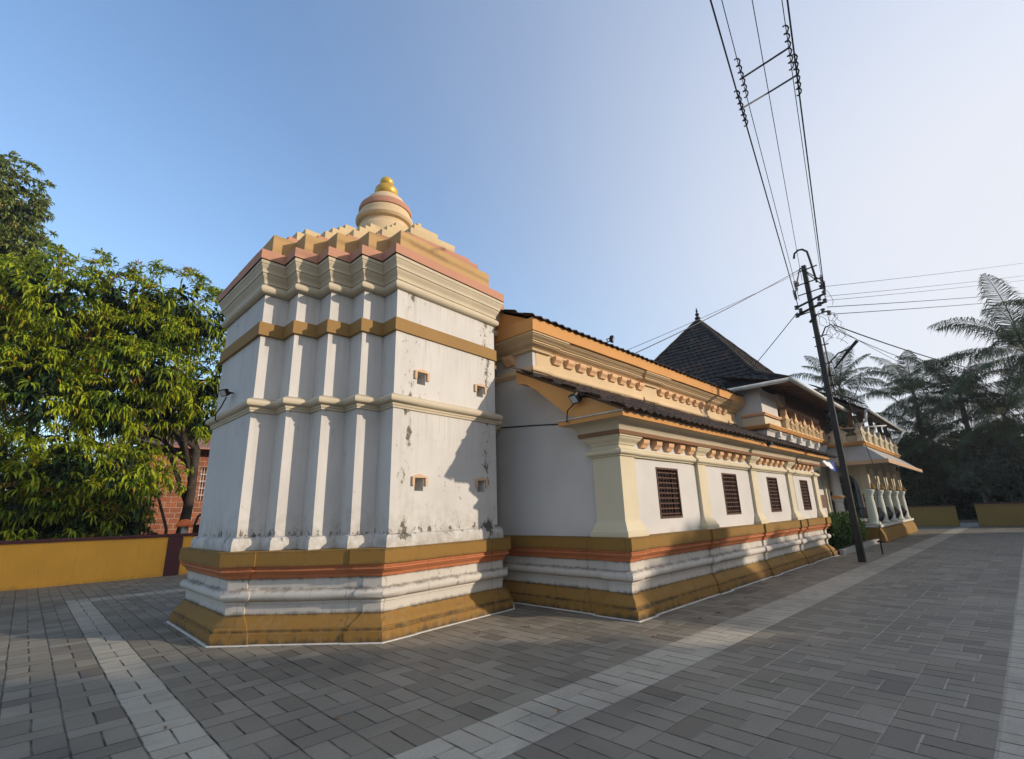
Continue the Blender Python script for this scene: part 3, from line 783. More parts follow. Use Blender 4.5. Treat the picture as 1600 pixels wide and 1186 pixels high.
b = MB(); b.add([(6.55, 3.99, 3.13), (20.1, 3.99, 3.13), (20.1, 6.3, roof_z(6.3)-.01), (6.55, 6.3, roof_z(6.3)-.01), (6.55, 3.99, 3.105), (20.1, 3.99, 3.105), (20.1, 6.3, roof_z(6.3)-.05), (6.55, 6.3, roof_z(6.3)-.05)],
               [(0, 1, 2, 3), (4, 7, 6, 5), (0, 4, 5, 1), (1, 5, 6, 2), (0, 3, 7, 4)])
b.build('roof_deck', 'wood', HALL)
b = MB(); b.prism([(3.965, 3.127), (4.02, 3.127), (4.02, roof_z(3.96)+.02), (3.965, roof_z(3.96)+.02)], 'x', 6.545, 20.1); b.build('eave_board', 'brown', HALL)
gp = [(3.985, 3.128), (4.96, 3.128), (5.08, 3.19), (5.3, 3.36), (5.55, 3.57), (5.8, 3.78), (6.05, 3.94), (6.30, 4.00), (6.30, roof_z(6.30)-.004), (3.985, roof_z(3.985)-.004)]
b = MB(); b.prism(gp, 'x', 6.56, 7.045); b.build('gable_board', 'orange', HALL)
b = MB(); b.prism(gp, 'x', 18.86, 20.05); b.build('gable_board', 'cream', HALL)
# nave cornice and roof
ncl = [(XW-.01, 9.2), (XW-.01, 6.29), (7.5, 6.29), (7.5, 6.33), (11.4, 6.33), (11.4, 6.29), (12.0, 6.29), (12.0, 6.33), (17.0, 6.33), (17.0, 6.29), (17.75, 6.29)]
sweep('nave_string', ncl, [(-.05, 4.30), (.02, 4.303), (.03, 4.33)] + arc(.04, 4.335, .055, 4.43, .03) + [(.03, 4.45), (.02, 4.47), (-.05, 4.475)], 'cream_lit', HALL, closed=False)
sweep('nave_cornice', ncl, [(-.06, 4.78), (.06, 4.785), (.065, 4.815)] + cyma(.07, 4.82, .19, 4.90) + [(.21, 4.905), (.21, 4.93), (.23, 4.935)] + cyma(.24, 4.94, .33, 5.01) + [(.35, 5.015), (.35, 5.045), (.2, 5.05)], 'cream_lit', HALL, closed=False)
nfl = [(XW-.01, 9.2), (XW-.01, 6.29), (17.75, 6.29)]
sweep('nave_fascia', nfl, [(.2, 5.045), (.375, 5.05), (.395, 5.30), (.2, 5.305)], 'orange', HALL, closed=False, smooth=False)
for k in range(9):
    x0 = 7.66 + k*.425
    d = MB(); d.prism([(6.30, 4.78), (6.17, 4.78), (6.17, 4.74), (6.18, 4.70), (6.215, 4.66), (6.24, 4.61), (6.30, 4.605)], 'x', x0, x0+.22); d.build('dentil', 'peach', HALL)
for k in range(11):
    x0 = 12.18 + k*.435
    d = MB(); d.prism([(6.30, 4.78), (6.17, 4.78), (6.17, 4.74), (6.18, 4.70), (6.215, 4.66), (6.24, 4.61), (6.30, 4.605)], 'x', x0, x0+.22); d.build('dentil', 'peach', HALL)
d = MB(); d.prism([(XW+.01, 4.78), (XW-.17, 4.78), (XW-.17, 4.73), (XW-.155, 4.68), (XW-.11, 4.64), (XW-.07, 4.585), (XW+.01, 4.58)], 'y', 6.78, 7.0); d.build('dentil', 'peach', HALL)
tiles('nave_roof_tiles', (6.58, 5.84, 5.30), (17.6, 5.84, 5.30), (17.6, 9.0, 6.75), (6.58, 9.0, 6.75), 'tile', HALL, seed=4)
tiles('nave_roof_tiles', (17.6, 12.2, 5.30), (6.58, 12.2, 5.30), (6.58, 9.0, 6.75), (17.6, 9.0, 6.75), 'tile', HALL, seed=5)
b = MB(); b.prism([(6.0, 5.29), (9.0, 6.72), (12.1, 5.29)], 'x', 6.70, 17.6); b.build('nave_gable', 'orange', HALL)

# ------------------------------------------------------------------ entrance hall with the tall hipped roof
EH = thing('entrance_hall', 'two storey hall under a tall dark pyramid tile roof with an open balcony', 'building')
ax, ay, az = 21.6, 8.7, 10.05
ex0, ex1, ey0, ey1, ez = 17.35, 25.85, 4.3, 13.1, 5.57
kz, ks = 6.30, 3.05
K = [(ax-ks, ay-ks, kz), (ax+ks, ay-ks, kz), (ax+ks, ay+ks, kz), (ax-ks, ay+ks, kz)]
Ev = [(ex0, ey0, ez), (ex1, ey0, ez), (ex1, ey1, ez), (ex0, ey1, ez)]
t_ = .06
for i in range(4):
    j = (i+1) % 4
    tp = [(ax-t_, ay-t_, az), (ax+t_, ay-t_, az), (ax+t_, ay+t_, az), (ax-t_, ay+t_, az)]
    tiles('skirt_roof_tiles', Ev[i], Ev[j], K[j], K[i], 'tile_dark', EH, row=.30, wave=.24, amp=.02, seed=10+i)
    tiles('roof_tiles', K[i], K[j], tp[j], tp[i], 'tile_dark', EH, row=.30, wave=.24, amp=.018, lap=.045, seed=20+i)
    hp = MB(); 
    pts = [Vector(K[i]).lerp(Vector(tp[i]), q/16)+Vector((0, 0, .05+.018*(q % 2))) for q in range(17)]
    hp.tube(pts, .075, 6); hp.build('hip_ridge', 'tile', EH, smooth=True)
    hp = MB(); hp.tube([Vector(Ev[i])+Vector((0, 0, .05)), Vector(K[i])+Vector((0, 0, .05))], .075, 6); hp.build('hip_ridge', 'tile', EH, smooth=True)
b = MB(); b.lathe([(.16, -.1), (.13, .02), (.07, .06), (.07, .10), (.13, .17), (.12, .24), (.05, .28), (.05, .31), (.095, .37), (.085, .43), (.035, .47), (.03, .50), (.055, .54), (.04, .60), (.008, .74)], (ax, ay, az), 16)
o = b.build('roof_finial', 'iron', EH); autosmooth(o, 40)
gt = MB(); gt.tube([(ex0-.03, ey1, ez-.02), (ex0-.03, ey0-.02, ez-.02)], .07, 10); gt.build('gutter', 'pvc', EH, smooth=True)
gt = MB(); gt.tube([(ex0-.03, ey0-.07, ez-.02), (ex1, ey0-.07, ez-.08)], .075, 10); gt.build('gutter', 'pvc', EH, smooth=True)
# soffit
b = MB(); b.add([(ex0+.02, ey0, ez-.04), (ex1, ey0, ez-.04), (ex1, 6.6, 6.15), (ex0+.02, 6.6, 6.15)], [(0, 3, 2, 1)])
b.add([(ex0+.02, ey0, ez-.04), (ex0+.02, ey1, ez-.04), (19.0, ey1, 6.0), (19.0, ey0+.8, 6.0)], [(0, 1, 2, 3)])
b.build('soffit', 'wood_light', EH, fix=False)
for k in range(14):
    xx = 18.6 + k*.5
    r_ = MB(); r_.prism([(ey0+.03, ez-.10), (ey0+.03, ez-.045), (6.4, 6.06), (6.4, 6.0)], 'x', xx, xx+.06); r_.build('rafter', 'wood_light', EH)
# upper walls
b = MB()
b.box(17.85, 18.25, 5.4, 9.4, 3.6, 5.62)
b.box(18.25, 19.55, 5.4, 5.8, 3.6, 5.56)
b.build('upper_wall', 'wall_white', EH, bevel=.01)
b = MB(); b.box(18.25, 25.9, 8.0, 8.2, 4.1, 6.3); b.build('gallery_back_wall', 'wood', EH)
b = MB(); b.box(17.85, 25.9, 5.3, 8.0, 4.06, 4.14); b.build('gallery_floor', 'concrete', EH)
b = MB(); b.box(18.9, 25.3, 5.5, 5.75, 0.0, 4.06); b.build('lower_wall', 'wall_white', EH)
# balcony mouldings
bal = [(17.83, 6.1), (17.83, 5.38), (25.25, 5.38)]
sweep('balcony_ledge', bal, [(-.03, 4.10), (.05, 4.105), (.16, 4.14), (.165, 4.17), (.19, 4.175), (.19, 4.21), (.215, 4.215), (.215, 4.255), (.05, 4.26)], 'orange', EH, closed=False, smooth=False)
sweep('balcony_parapet', bal, [(.02, 4.255), (.02, 4.56)], 'cream', EH, closed=False, smooth=False)
sweep('balcony_rail', [(17.83, 6.1), (17.83, 5.38), (19.55, 5.38)], [(.0, 4.60), (.06, 4.605), (.06, 4.64), (.09, 4.645), (.09, 4.69), (.0, 4.70)], 'peach', EH, closed=False, smooth=False)
sweep('balcony_cove', bal, [(-.02, 3.70)] + [(0.0+.10*(1-math.cos(t*math.pi/12)), 3.78+.31*math.sin(t*math.pi/12)) for t in range(7)], 'wall_white', EH, closed=False)
for k in range(6):
    xx = 18.7 + k*1.25
    c = MB(); c.prism([(5.39, 3.72), (5.33, 3.74), (5.28, 3.86), (5.22, 3.92), (5.20, 4.09), (5.39, 4.09)], 'x', xx, xx+.22); c.build('corbel', 'wall_white', EH, bevel=.015)
def merlon(parent, cx, cy, z, wd, ht, axis, mat, body):
    """little shrine-shaped balustrade block: base, pilastered box, double cornice and a peaked gable with a knob"""
    m = MB(); h = wd/2
    def bx(u0, u1, v0, v1, z0, z1):
        if axis == 'x': m.box(cx+u0, cx+u1, cy+v0, cy+v1, z+z0, z+z1)
        else: m.box(cx+v0, cx+v1, cy+u0, cy+u1, z+z0, z+z1)
    bx(-h, h, -.12, .12, 0, .05)
    bx(-h*.82, h*.82, -.09, .09, .05, ht*.44)
    for s in (-.6, -.05, .5): bx(h*s, h*(s+.14), -.105, .105, .05, ht*.44)
    bx(-h*.95, h*.95, -.115, .115, ht*.44, ht*.50)
    bx(-h*1.08, h*1.08, -.14, .14, ht*.50, ht*.56)
    o = m.build('merlon', body, parent, bevel=.006)
    t = MB()
    prof = [(-h, ht*.56), (h, ht*.56), (h*.62, ht*.70), (h*.30, ht*.80), (.05, ht*.96), (.0, ht*1.06), (-.05, ht*.96), (-h*.30, ht*.80), (-h*.62, ht*.70)]
    if axis == 'x': t.prism([(cx+p, z+q) for p, q in prof], 'y', cy-.10, cy+.10)
    else: t.prism([(cy+p, z+q) for p, q in prof], 'x', cx-.10, cx+.10)
    t.build('gablet', mat, o)
    return o
for k in range(10):
    merlon(EH, 19.85+k*.58, 5.30, 4.255, .40 if k % 2 else .52, .50 if k % 2 else .74, 'x', 'peach', 'cream_lit')
# carved bracket capitals and hanging rods behind the balcony
for k in range(5):
    xx = 19.95 + k*1.3
    p = MB(); p.tube([(xx, 5.65, 4.2), (xx, 5.65, 5.2)], .07, 8); p.build('post', 'wood_light', EH)
    c = MB(); c.prism([(xx-.10, 5.16), (xx+.10, 5.16), (xx+.16, 5.24), (xx+.34, 5.36), (xx+.44, 5.50), (xx+.44, 5.60), (xx-.44, 5.60), (xx-.44, 5.50), (xx-.34, 5.36), (xx-.16, 5.24)], 'y', 5.30, 5.85)
    c.build('bracket', 'tower_cornice', EH, bevel=.015)
rd = MB()
for k in range(60):
    xx = 19.75 + k*.097
    ln = .62 + .22*random.random()
    rd.tube([(xx, 5.12, 5.66), (xx, 5.14, 5.62-ln)], .013, 4)
o = rd.build('hanging_rods', 'rust', EH); 
b = MB(); b.box(19.6, 25.8, 5.10, 5.16, 5.60, 5.66); b.build('rod_rail', 'wood', EH)
# ground floor arch and pier behind the hedge
def arch_wall(name, mat, parent, axis, pl0, pl1, s0, s1, z0, z1, a0, a1, spring, rise):
    m = MB(); n = 14
    pts = [(a0, z0), (a0, spring)] + [((a0+a1)/2-(a1-a0)/2*math.cos(math.pi*i/n), spring+rise*math.sin(math.pi*i/n)) for i in range(1, n)] + [(a1, spring), (a1, z0)]
    poly = [(s0, z0)] + pts + [(s1, z0), (s1, z1), (s0, z1)]
    m.prism(poly, axis, pl0, pl1)
    return m.build(name, mat, parent)
arch_wall('arch_surround', 'cream', EH, 'y', 5.42, 5.49, 22.4, 24.9, .7, 3.3, 22.75, 24.4, 2.3, .65)
b = MB(); b.box(22.76, 24.39, 5.45, 5.495, 1.45, 1.95); b.build('arch_panel', 'wood_light', EH)
pr_ = [(.20, 0), (.20, .75), (.24, .78), (.24, .9), (.17, .95), (.155, 1.65), (.19, 1.68), (.20, 1.75), (.26, 1.80), (.26, 1.9), (.19, 1.94), (.18, 3.0), (.25, 3.2)]
b = MB(); b.lathe(pr_, (25.0, 5.15, .0), 20); o = b.build('pier', 'wall_white', EH); autosmooth(o, 35)
b = MB(); b.lathe([(.262, 1.80), (.275, 1.82), (.275, 1.88), (.262, 1.90)], (25.0, 5.15, 0), 20); b.build('pier_band', 'orange', EH)

# ------------------------------------------------------------------ arcaded porch
PO = thing('arcaded_porch', 'arcaded porch with round columns, iron railings, sloping awning and gabled balustrade', 'porch')
px0, px1, py0 = 25.3, 35.1, 3.95
pf = [(px0, 5.4), (px0, py0), (px1, py0), (px1, 8)]
b = MB()
n_b = 5
for k in range(n_b):
    xa = px0-.05 + k*(px1-px0+.1)/n_b; xb = px0-.05 + (k+1)*(px1-px0+.1)/n_b - .03
    b.prism([(py0-.14, 0), (py0-.10, .30), (py0-.02, .52), (py0+.1, .62), (py0+1.6, .62), (py0+1.6, 0)], 'x', xa, xb)
b.build('porch_plinth', 'ochre', PO, bevel=.04)
b = MB(); b.box(px0-.08, px1, py0-.06, 8.0, .60, .70); b.build('floor_slab', 'grout', PO)
colx = [25.55, 27.75, 29.95, 32.15, 34.4]
col_prof = [(.19, 0), (.23, .02), (.23, .08), (.18, .11), (.185, .14), (.165, .9), (.15, 1.08), (.165, 1.09), (.165, 1.13), (.15, 1.14), (.16, 1.2), (.22, 1.32), (.24, 1.36), (.24, 1.42), (.14, 1.46)]
for xx in colx:
    c = MB(); c.lathe(col_prof, (xx, 4.15, .70), 20)
    o = c.build('column', 'pillar', PO); autosmooth(o, 35)
    k_ = MB(); k_.lathe([(.12, 0), (.13, .05), (.06, .12), (.05, .16), (.02, .26), (.004, .30)], (xx, 3.96, 2.14), 10); k_.build('column_knob', 'ochre', o)
    k_ = MB(); k_.box(xx-.17, xx+.17, 4.0, 4.3, 2.12, 3.2); k_.build('impost', 'tower_cornice', o, bevel=.02)
for a, b_ in zip(colx, colx[1:]):
    arch_wall('arch', 'tower_cornice', PO, 'y', 4.05, 4.25, a+.17, b_-.17, 2.15, 3.5, a+.32, b_-.32, 2.3, .75)
    rl = MB()
    for z in (.80, 1.35): rl.tube([(a+.18, 4.15, z), (b_-.18, 4.15, z)], .018, 6)
    for k in range(9):
        xx = a+.28 + k*(b_-a-.56)/8
        rl.tube([(xx, 4.15, .78), (xx, 4.05, .95), (xx, 4.0, 1.08), (xx, 4.08, 1.2), (xx, 4.15, 1.37)], .012, 5)
    rl.build('railing', 'iron', PO)
arch_wall('arch', 'tower_cornice', PO, 'x', 25.45, 25.62, 4.3, 5.5, 2.1, 3.5, 4.4, 5.3, 2.2, .62)
rl = MB()
for z in (.80, 1.35): rl.tube([(25.55, 4.3, z), (25.55, 5.4, z)], .018, 6)
for k in range(8): rl.tube([(25.55, 4.35+k*.14, .78), (25.55, 4.35+k*.14, 1.37)], .012, 5)
rl.build('railing', 'iron', PO)
b = MB(); b.box(25.7, 35.0, 7.6, 7.8, .7, 3.6); b.build('back_wall', 'wall_white', PO)
for xx in (27.0, 29.2, 31.4):
    d = MB(); d.box(xx, xx+1.1, 7.56, 7.61, .7, 2.9); d.build('door', 'wood', PO)
b = MB(); b.box(px0+.05, px1, 4.0, 8.0, 3.48, 3.56); b.build('ceiling', 'concrete', PO)
# awning
av = [(24.3, 3.1), (35.2, 3.1), (35.2, 4.0), (25.3, 4.0), (25.3, 5.45), (24.3, 5.45)]
aw = MB()
vs = [(24.3, 5.4, 3.24), (24.3, 3.1, 3.24), (35.2, 3.1, 3.24), (25.3, 5.4, 3.98), (25.3, 3.96, 3.98), (35.2, 3.96, 3.98)]
vs2 = [(x_, y_, z_-.10) for x_, y_, z_ in vs]
aw.add(vs+vs2, [(0, 1, 4, 3), (1, 2, 5, 4), (9, 10, 7, 6), (10, 11, 8, 7), (0, 6, 7, 1), (1, 7, 8, 2), (2, 8, 11, 5), (0, 3, 9, 6)])
aw.build('awning', plaster('mouldy_awning', (.33, .33, .31), amount=1.3), PO)
ed = MB(); ed.box(24.24, 24.30, 3.04, 5.4, 3.10, 3.26); ed.box(24.30, 35.2, 3.04, 3.10, 3.10, 3.26); ed.build('awning_edge', 'tan', PO)
pal = [(px0, 6.0), (px0, py0), (px1, py0), (px1, 6.0)]
sweep('porch_ledge', pal, [(-.02, 3.98), (.06, 3.985), (.10, 4.03), (.10, 4.06), (.14, 4.065), (.14, 4.115), (-.15, 4.12)], 'orange', PO, closed=False, smooth=False)
sweep('porch_parapet', pal, [(-.02, 4.11), (-.02, 4.40), (-.15, 4.41)], 'cream', PO, closed=False, smooth=False)
for xx in (25.45, 26.9, 28.4, 29.9, 31.4, 32.9, 34.4):
    merlon(PO, xx, py0+.0, 4.115, .95, .78, 'x', 'tower_cornice', 'cream')
merlon(PO, px0, 4.75, 4.115, .7, .78, 'y', 'tower_cornice', 'cream')
for yy in (4.30, 4.75):
    k_ = MB(); k_.lathe([(.10, 0), (.16, .08), (.12, .17), (.04, .26), (.02, .36), (.005, .42)], (px0+.3, yy, 4.72), 12); k_.build('parapet_knob', 'orange', PO, smooth=True)
for xx, yy in ((25.45, 4.2), (25.45, 5.3), (27.9, 4.2), (30.4, 4.2), (32.8, 4.2), (34.9, 4.2)):
    b = MB(); b.box(xx-.09, xx+.09, yy-.09, yy+.09, 4.4, 5.75); b.build('gallery_post', 'wood_light', PO)
b = MB()
for k in range(8): b.tube([(25.5, 4.35+k*.13, 4.4), (25.5, 4.35+k*.13, 5.8)], .012, 5)
b.build('gallery_bars', 'rust', PO)
b = MB(); b.box(26.0, 35.0, 7.0, 7.1, 4.1, 6.2); b.build('gallery_back_wall', 'dark', PO)  # near-black wall colour carries the shade inside the gallery
tiles('porch_roof_tiles', (25.0, 3.5, 5.42), (35.2, 3.5, 5.42), (35.2, 5.2, 6.55), (25.0, 5.2, 6.55), 'tile_dark', PO, jit=.05, seed=31)
b = MB(); b.add([(25.06, 3.55, 5.36), (35.1, 3.55, 5.36), (35.1, 5.2, 6.44), (25.06, 5.2, 6.44)], [(0, 3, 2, 1)]); b.build('soffit', 'wood_light', PO, fix=False)
rng = random.Random(5)
bt = MB()
for k in range(9):
    yy = 3.7 + k*.19; zz = 5.52 + (yy-3.5)*.665
    bt.prism([(yy-.14, zz+.02), (yy+.16, zz+.20), (yy+.17, zz+.22), (yy-.15, zz+.05)], 'x', 24.62+rng.uniform(-.1, .15), 25.3)
bt.build('loose_tiles', 'tile', PO)
b = MB(); b.tube([(24.95, 3.42, 5.36), (35.2, 3.42, 5.40)], .05, 8); b.build('gutter', 'pvc', PO, smooth=True)
b = MB(); b.tube([(25.05, 3.52, 5.4), (25.08, 3.6, 4.95), (25.10, 3.85, 4.78)], .05, 8); b.build('downpipe', 'pvc', PO, smooth=True)
b = MB(); b.tube([(25.2, 4.5, 4.74), (25.9, 3.05, 4.74)], .03, 8); b.build('waste_pipe', 'pvc', PO, smooth=True)
b = MB(); b.tube([(34.4, 3.8, 4.7), (34.6, 3.4, 5.35)], .06, 8); b.build('downpipe', 'pvc', PO, smooth=True)
b = MB(); b.box(34.9, 35.2, 4.05, 4.4, .7, 5.4); b.build('end_post', 'dark', PO)

# blue and white cloth on the hall
ban = MB()
nx = 10
vs = []
for i in range(nx+1):
    for j in range(5):
        xx = 22.5 + 1.8*i/nx; zz = 3.32 - .10*j - .08*math.sin(math.pi*i/nx)
        vs.append((xx, 4.95 - .05*j + .03*math.sin(i*1.7+j), zz))
ban.add(vs, [(i*5+j, (i+1)*5+j, (i+1)*5+j+1, i*5+j+1) for i in range(nx) for j in range(4)])
bo = ban.build('banner', 'blue', None, smooth=True)
bo.data.materials.append(M['white_cloth'])
for p in bo.data.polygons:
    if p.index < 24 and not (p.index % 4 == 3): p.material_index = 1
sm = bo.modifiers.new('thickness', 'SOLIDIFY'); sm.thickness = .01
tag(bo, 'blue and white cloth hung above the arch beside the dark pole', 'banner')

# ------------------------------------------------------------------ boundary walls
def ywall(name, x0, x1, y, h, posts, label):
    t = thing(name, label, 'wall')
    b = MB(); b.box(x0, x1, y, y+.22, 0, h); b.build('panel', 'yellow', t)
    b = MB(); b.box(x0, x1, y-.035, y+.255, h, h+.085); b.build('coping', 'maroon', t, bevel=.01)
    for xx in posts:
        p = MB(); p.box(xx-.2, xx+.2, y-.03, y-.002, 0.0, h-.002); p.build('painted_post', 'maroon', t)
    return t
ywall('boundary_wall', -14, 26, 19.0, 1.16, (-9.5, -2.5, 3.94, 10.5), 'low yellow courtyard wall with maroon coping and post under the mango trees')
def xwall(y0, y1, h, label):
    t = thing('boundary_wall', label, 'wall')
    b = MB(); b.box(41.6, 41.85, y0, y1, 0, h); b.build('panel', 'mustard', t)
    b = MB(); b.box(41.56, 41.89, y0-.03, y1+.03, h, h+.07); b.build('coping', 'maroon', t)
xwall(2.45, 6.5, 1.22, 'dull mustard end wall left of the gateway beside the porch')
xwall(-14, 1.55, 1.30, 'dull mustard end wall right of the gateway under the palms')
b = MB(); b.box(41.55, 41.9, 1.58, 2.42, 0, .22); b.build('step', 'concrete'); tag(bpy.data.objects['step'], 'low grey concrete step in the gap between the mustard walls', 'step')
# laterite house beyond the wall
LH = thing('laterite_house', 'red laterite block house with tin roof behind the yellow wall', 'house')
b = MB(); holed_wall(b, (3.4, 25), (12, 25), 0, 4.75, [(2.35, 2.85, 2.5, 3.9)], .25)
b.add([(3.4, 25, 0), (3.4, 31, 0), (3.4, 31, 4.75), (3.4, 25, 4.75)], [(0, 3, 2, 1)])
b.build('wall', 'laterite', LH, fix=False)
w_ = MB()
for k in range(5): w_.tube([(5.80+k*.1, 25.06, 2.5), (5.80+k*.1, 25.06, 3.9)], .015, 5)
for k in range(4): w_.box(5.76, 6.24, 25.05, 25.08, 2.7+k*.3, 2.73+k*.3)
w_.build('window', 'pvc', LH)
b = MB(); b.add([(3, 24.3, 4.7), (12.5, 24.3, 4.7), (12.5, 31.5, 6.6), (3, 31.5, 6.6), (3, 24.3, 4.62), (12.5, 24.3, 4.62), (12.5, 31.5, 6.52), (3, 31.5, 6.52)], [(0, 1, 2, 3), (7, 6, 5, 4), (0, 4, 5, 1), (1, 5, 6, 2), (3, 7, 4, 0)])
b.build('roof', simple('red_tin', (.30, .13, .10), .6, .1), LH)
LA = thing('garden_lamp', 'orange domed lamp cap on a pale post showing above the yellow wall', 'lamp')
b = MB(); b.lathe([(.02, .22), (.12, .20), (.21, .12), (.25, .02), (.25, -.02), (.05, -.02)], (4.25, 19.55, 1.47), 16); b.build('cap', 'orange_cap', LA, smooth=True)
b = MB(); b.lathe([(.11, 0), (.09, .6), (.09, 1.46)], (4.25, 19.55, 0), 10); b.build('post', 'pvc', LA)
AR = MB()
AR.tube([(4.55+.0, 19.6, 0), (4.55, 19.6, 1.5), (4.62, 19.6, 1.78), (4.8, 19.6, 1.88), (4.98, 19.6, 1.78), (5.02, 19.6, 1.5), (5.02, 19.6, 0)], .04, 8)
AR.box(4.58, 4.98, 19.58, 19.62, 1.2, 1.5)
o = AR.build('metal_arch', 'iron'); tag(o, 'black arched metal frame behind the yellow wall by the tower', 'metal frame')

# ------------------------------------------------------------------ floodlights
def floodlight(label, p, facing, wire, lens='glass', s=1.0):
    t = thing('floodlight', label, 'floodlight', 'floodlights on the temple')
    p = Vector(p); f = Vector(facing).normalized(); side = f.cross(Vector((0, 0, 1))).normalized(); up = side.cross(f)
    def loc(a, b, c): return p + (side*a + up*b + f*c)*s
    def obox(x0, x1, y0, y1, z0, z1):
        vs = [loc(a, b, c) for c in (z0, z1) for b in (y0, y1) for a in (x0, x1)]
        return vs, [(0, 2, 3, 1), (4, 5, 7, 6), (0, 1, 5, 4), (2, 6, 7, 3), (0, 4, 6, 2), (1, 3, 7, 5)]
    b = MB(); b.add(*obox(-.10, .10, -.085, .085, -.03, .03))
    for k in range(5): b.add(*obox(-.085+k*.04, -.075+k*.04, -.075, .075, -.07, -.03))
    b.build('housing', 'iron', t)
    b = MB(); b.add(*obox(-.078, .078, -.063, .063, .0295, .034)); b.build('lens', lens, t)
    b = MB(); b.tube([loc(-.12, 0, -.02), loc(-.12, -.06, -.14), loc(.12, -.06, -.14), loc(.12, 0, -.02)], .012, 6); b.build('bracket', 'iron', t)
    if wire:
        b = MB(); b.tube(wire, .011, 6); b.build('cable', 'wire', t)
    return t
floodlight('black floodlight on the shaded west face of the white tower', (2.25, 9.0, 3.68), (-.8, -.35, -.45), [(2.30, 9.02, 3.62), (2.26, 9.1, 3.46), (2.24, 9.28, 3.36), (2.26, 9.36, 3.27), (2.28, 9.25, 3.22)], s=.7)
floodlight('black floodlight with pale lens on the orange gable board', (6.42, 4.82, 3.42), (-.75, .25, -.55), [(6.5, 4.86, 3.38), (6.46, 5.02, 3.25), (6.52, 5.10, 3.08), (6.8, 5.12, 3.02), (7.03, 5.3, 3.13), (7.035, 6.3, 3.24), (7.035, 7.3, 3.33)])
floodlight('small black spotlight tucked under the tiled aisle eave', (12.9, 3.86, 3.03), (0, -.5, -.85), None, s=.7)
floodlight('small dark spotlight on the high nave roof edge', (9.35, 5.82, 5.46), (.3, -.7, -.2), None, s=.8)

# ------------------------------------------------------------------ utility pole and wires
UP = thing('utility_pole', 'dark leaning steel electricity pole with crossarms and street lamp', 'utility pole')
PB = Vector((17.05, 3.24, 0))
def polept(z, y=0, x=0): return Vector((17.05+x, 3.24 - .006*z + y, z))
b = MB()
for z0, z1, w0 in ((0, 2.6, .085), (2.6, 9.12, .075)):
    b.add([polept(z0)+Vector((sx*w0, sy*w0, 0)) for sx, sy in ((-1, -1), (1, -1), (1, 1), (-1, 1))] + [polept(z1)+Vector((sx*w0*.85, sy*w0*.85, 0)) for sx, sy in ((-1, -1), (1, -1), (1, 1), (-1, 1))],
          [(0, 1, 5, 4), (1, 2, 6, 5), (2, 3, 7, 6), (3, 0, 4, 7), (4, 5, 6, 7)])
b.build('post', 'pole', UP)
def insul(p, r=.06, h=.13, parent=UP):
    i = MB(); i.lathe([(r*.5, -h*.5), (r, -h*.45), (r, -h*.15), (r*.6, -h*.05), (r*.6, .05*h), (r, h*.15), (r, h*.45), (r*.5, h*.5)], p, 10)
    i.build('insulator', 'porcelain', parent)
arms = [(8.95, -.38, .18, .02), (8.50, -.48, .30, .02), (8.15, -.38, .30, .018), (7.86, -.42, .38, .035), (7.60, -.40, .42, .04), (7.25, -.10, .12, .04), (7.36, -.44, .05, .02), (7.48, .05, .44, .02)]
for z, ya, yb, r in arms:
    a = MB(); a.tube([polept(z+.06*0, ya, -.08)+Vector((0, 0, .10 if r > .03 else .02)), polept(z, yb, -.08)-Vector((0, 0, .10 if r > .03 else .02))], r, 6); a.build('crossarm', 'pole', UP)
for z, yy in ((7.98, -.42), (7.72, -.40), (8.2, -.38), (7.75, .40), (7.48, .42), (7.62, .30), (7.66, -.24), (7.42, -.3), (7.30, -.44), (7.84, -.26), (8.52, .26)):
    insul(polept(z, yy, -.10))
hk = MB(); hk.tube([polept(8.42, -.28, -.05), polept(9.2, -.22, -.05), polept(9.55, -.18, -.05), polept(9.68, -.06, -.05), polept(9.70, .06, -.05), polept(9.62, .18, -.05), polept(9.46, .22, -.05)], .034, 8); hk.build('goose_neck', 'pole', UP, smooth=True)
for k, z in enumerate((6.65, 6.35, 5.75, 5.35, 5.05, 4.75)):
    st_ = MB(); st_.tube([polept(z, .12, -.05), polept(z, -.26, -.05)], .018, 6); st_.build('step_iron', 'pole', UP)
b = MB(); b.tube([polept(4.7, -.16), polept(6.6, -.14)], .022, 6); b.build('conduit', 'pole', UP)
LAMP = MB(); LAMP.tube([polept(5.35, -.10, -.02), polept(5.75, -.16, -.02), polept(6.0, -.45, -.02), polept(6.06, -.72, -.02)], .022, 8); la = LAMP.build('lamp_arm', 'pole', UP, smooth=True)
b = MB(); b.tube([polept(5.55, -.28, -.02), polept(5.98, -.68, -.02), polept(6.26, -.98, -.02)], [.02, .045, .05], 8); b.build('lamp_head', 'iron', la)
b = MB()
b.tube([polept(5.1, -.2), polept(4.75, -.28), polept(4.55, -.42), polept(4.62, -.62), polept(5.0, -.82), polept(5.3, -.9)], .012, 6)
b.tube([polept(6.62, -.1), polept(6.9, -.25), polept(6.95, -.42), polept(6.78, -.5)], .02, 6)
rng = random.Random(11)
for k in range(7):
    pts = []; y_ = -.25-.06*k; z_ = 7.5-.05*k
    for q in range(14):
        pts.append(polept(z_, y_, -.05+rng.uniform(-.05, .05))); z_ -= rng.uniform(.01, .13); y_ = max(-.75, min(-.14, y_+rng.uniform(-.12, .12)))
    b.tube(pts, .0065, 4)
b.tube([polept(7.55, -.55), polept(7.7, -.6), polept(8.0, -.52), polept(8.2, -.42)], .006, 4)
b.build('loose_cables', 'wire', UP)
b = MB(); b.tube([polept(5.0, -.35, .2), polept(2.5, -.6, 1.0), (19.85, 3.18, .37)], .010, 5); b.build('stay_wire', 'wire', UP)
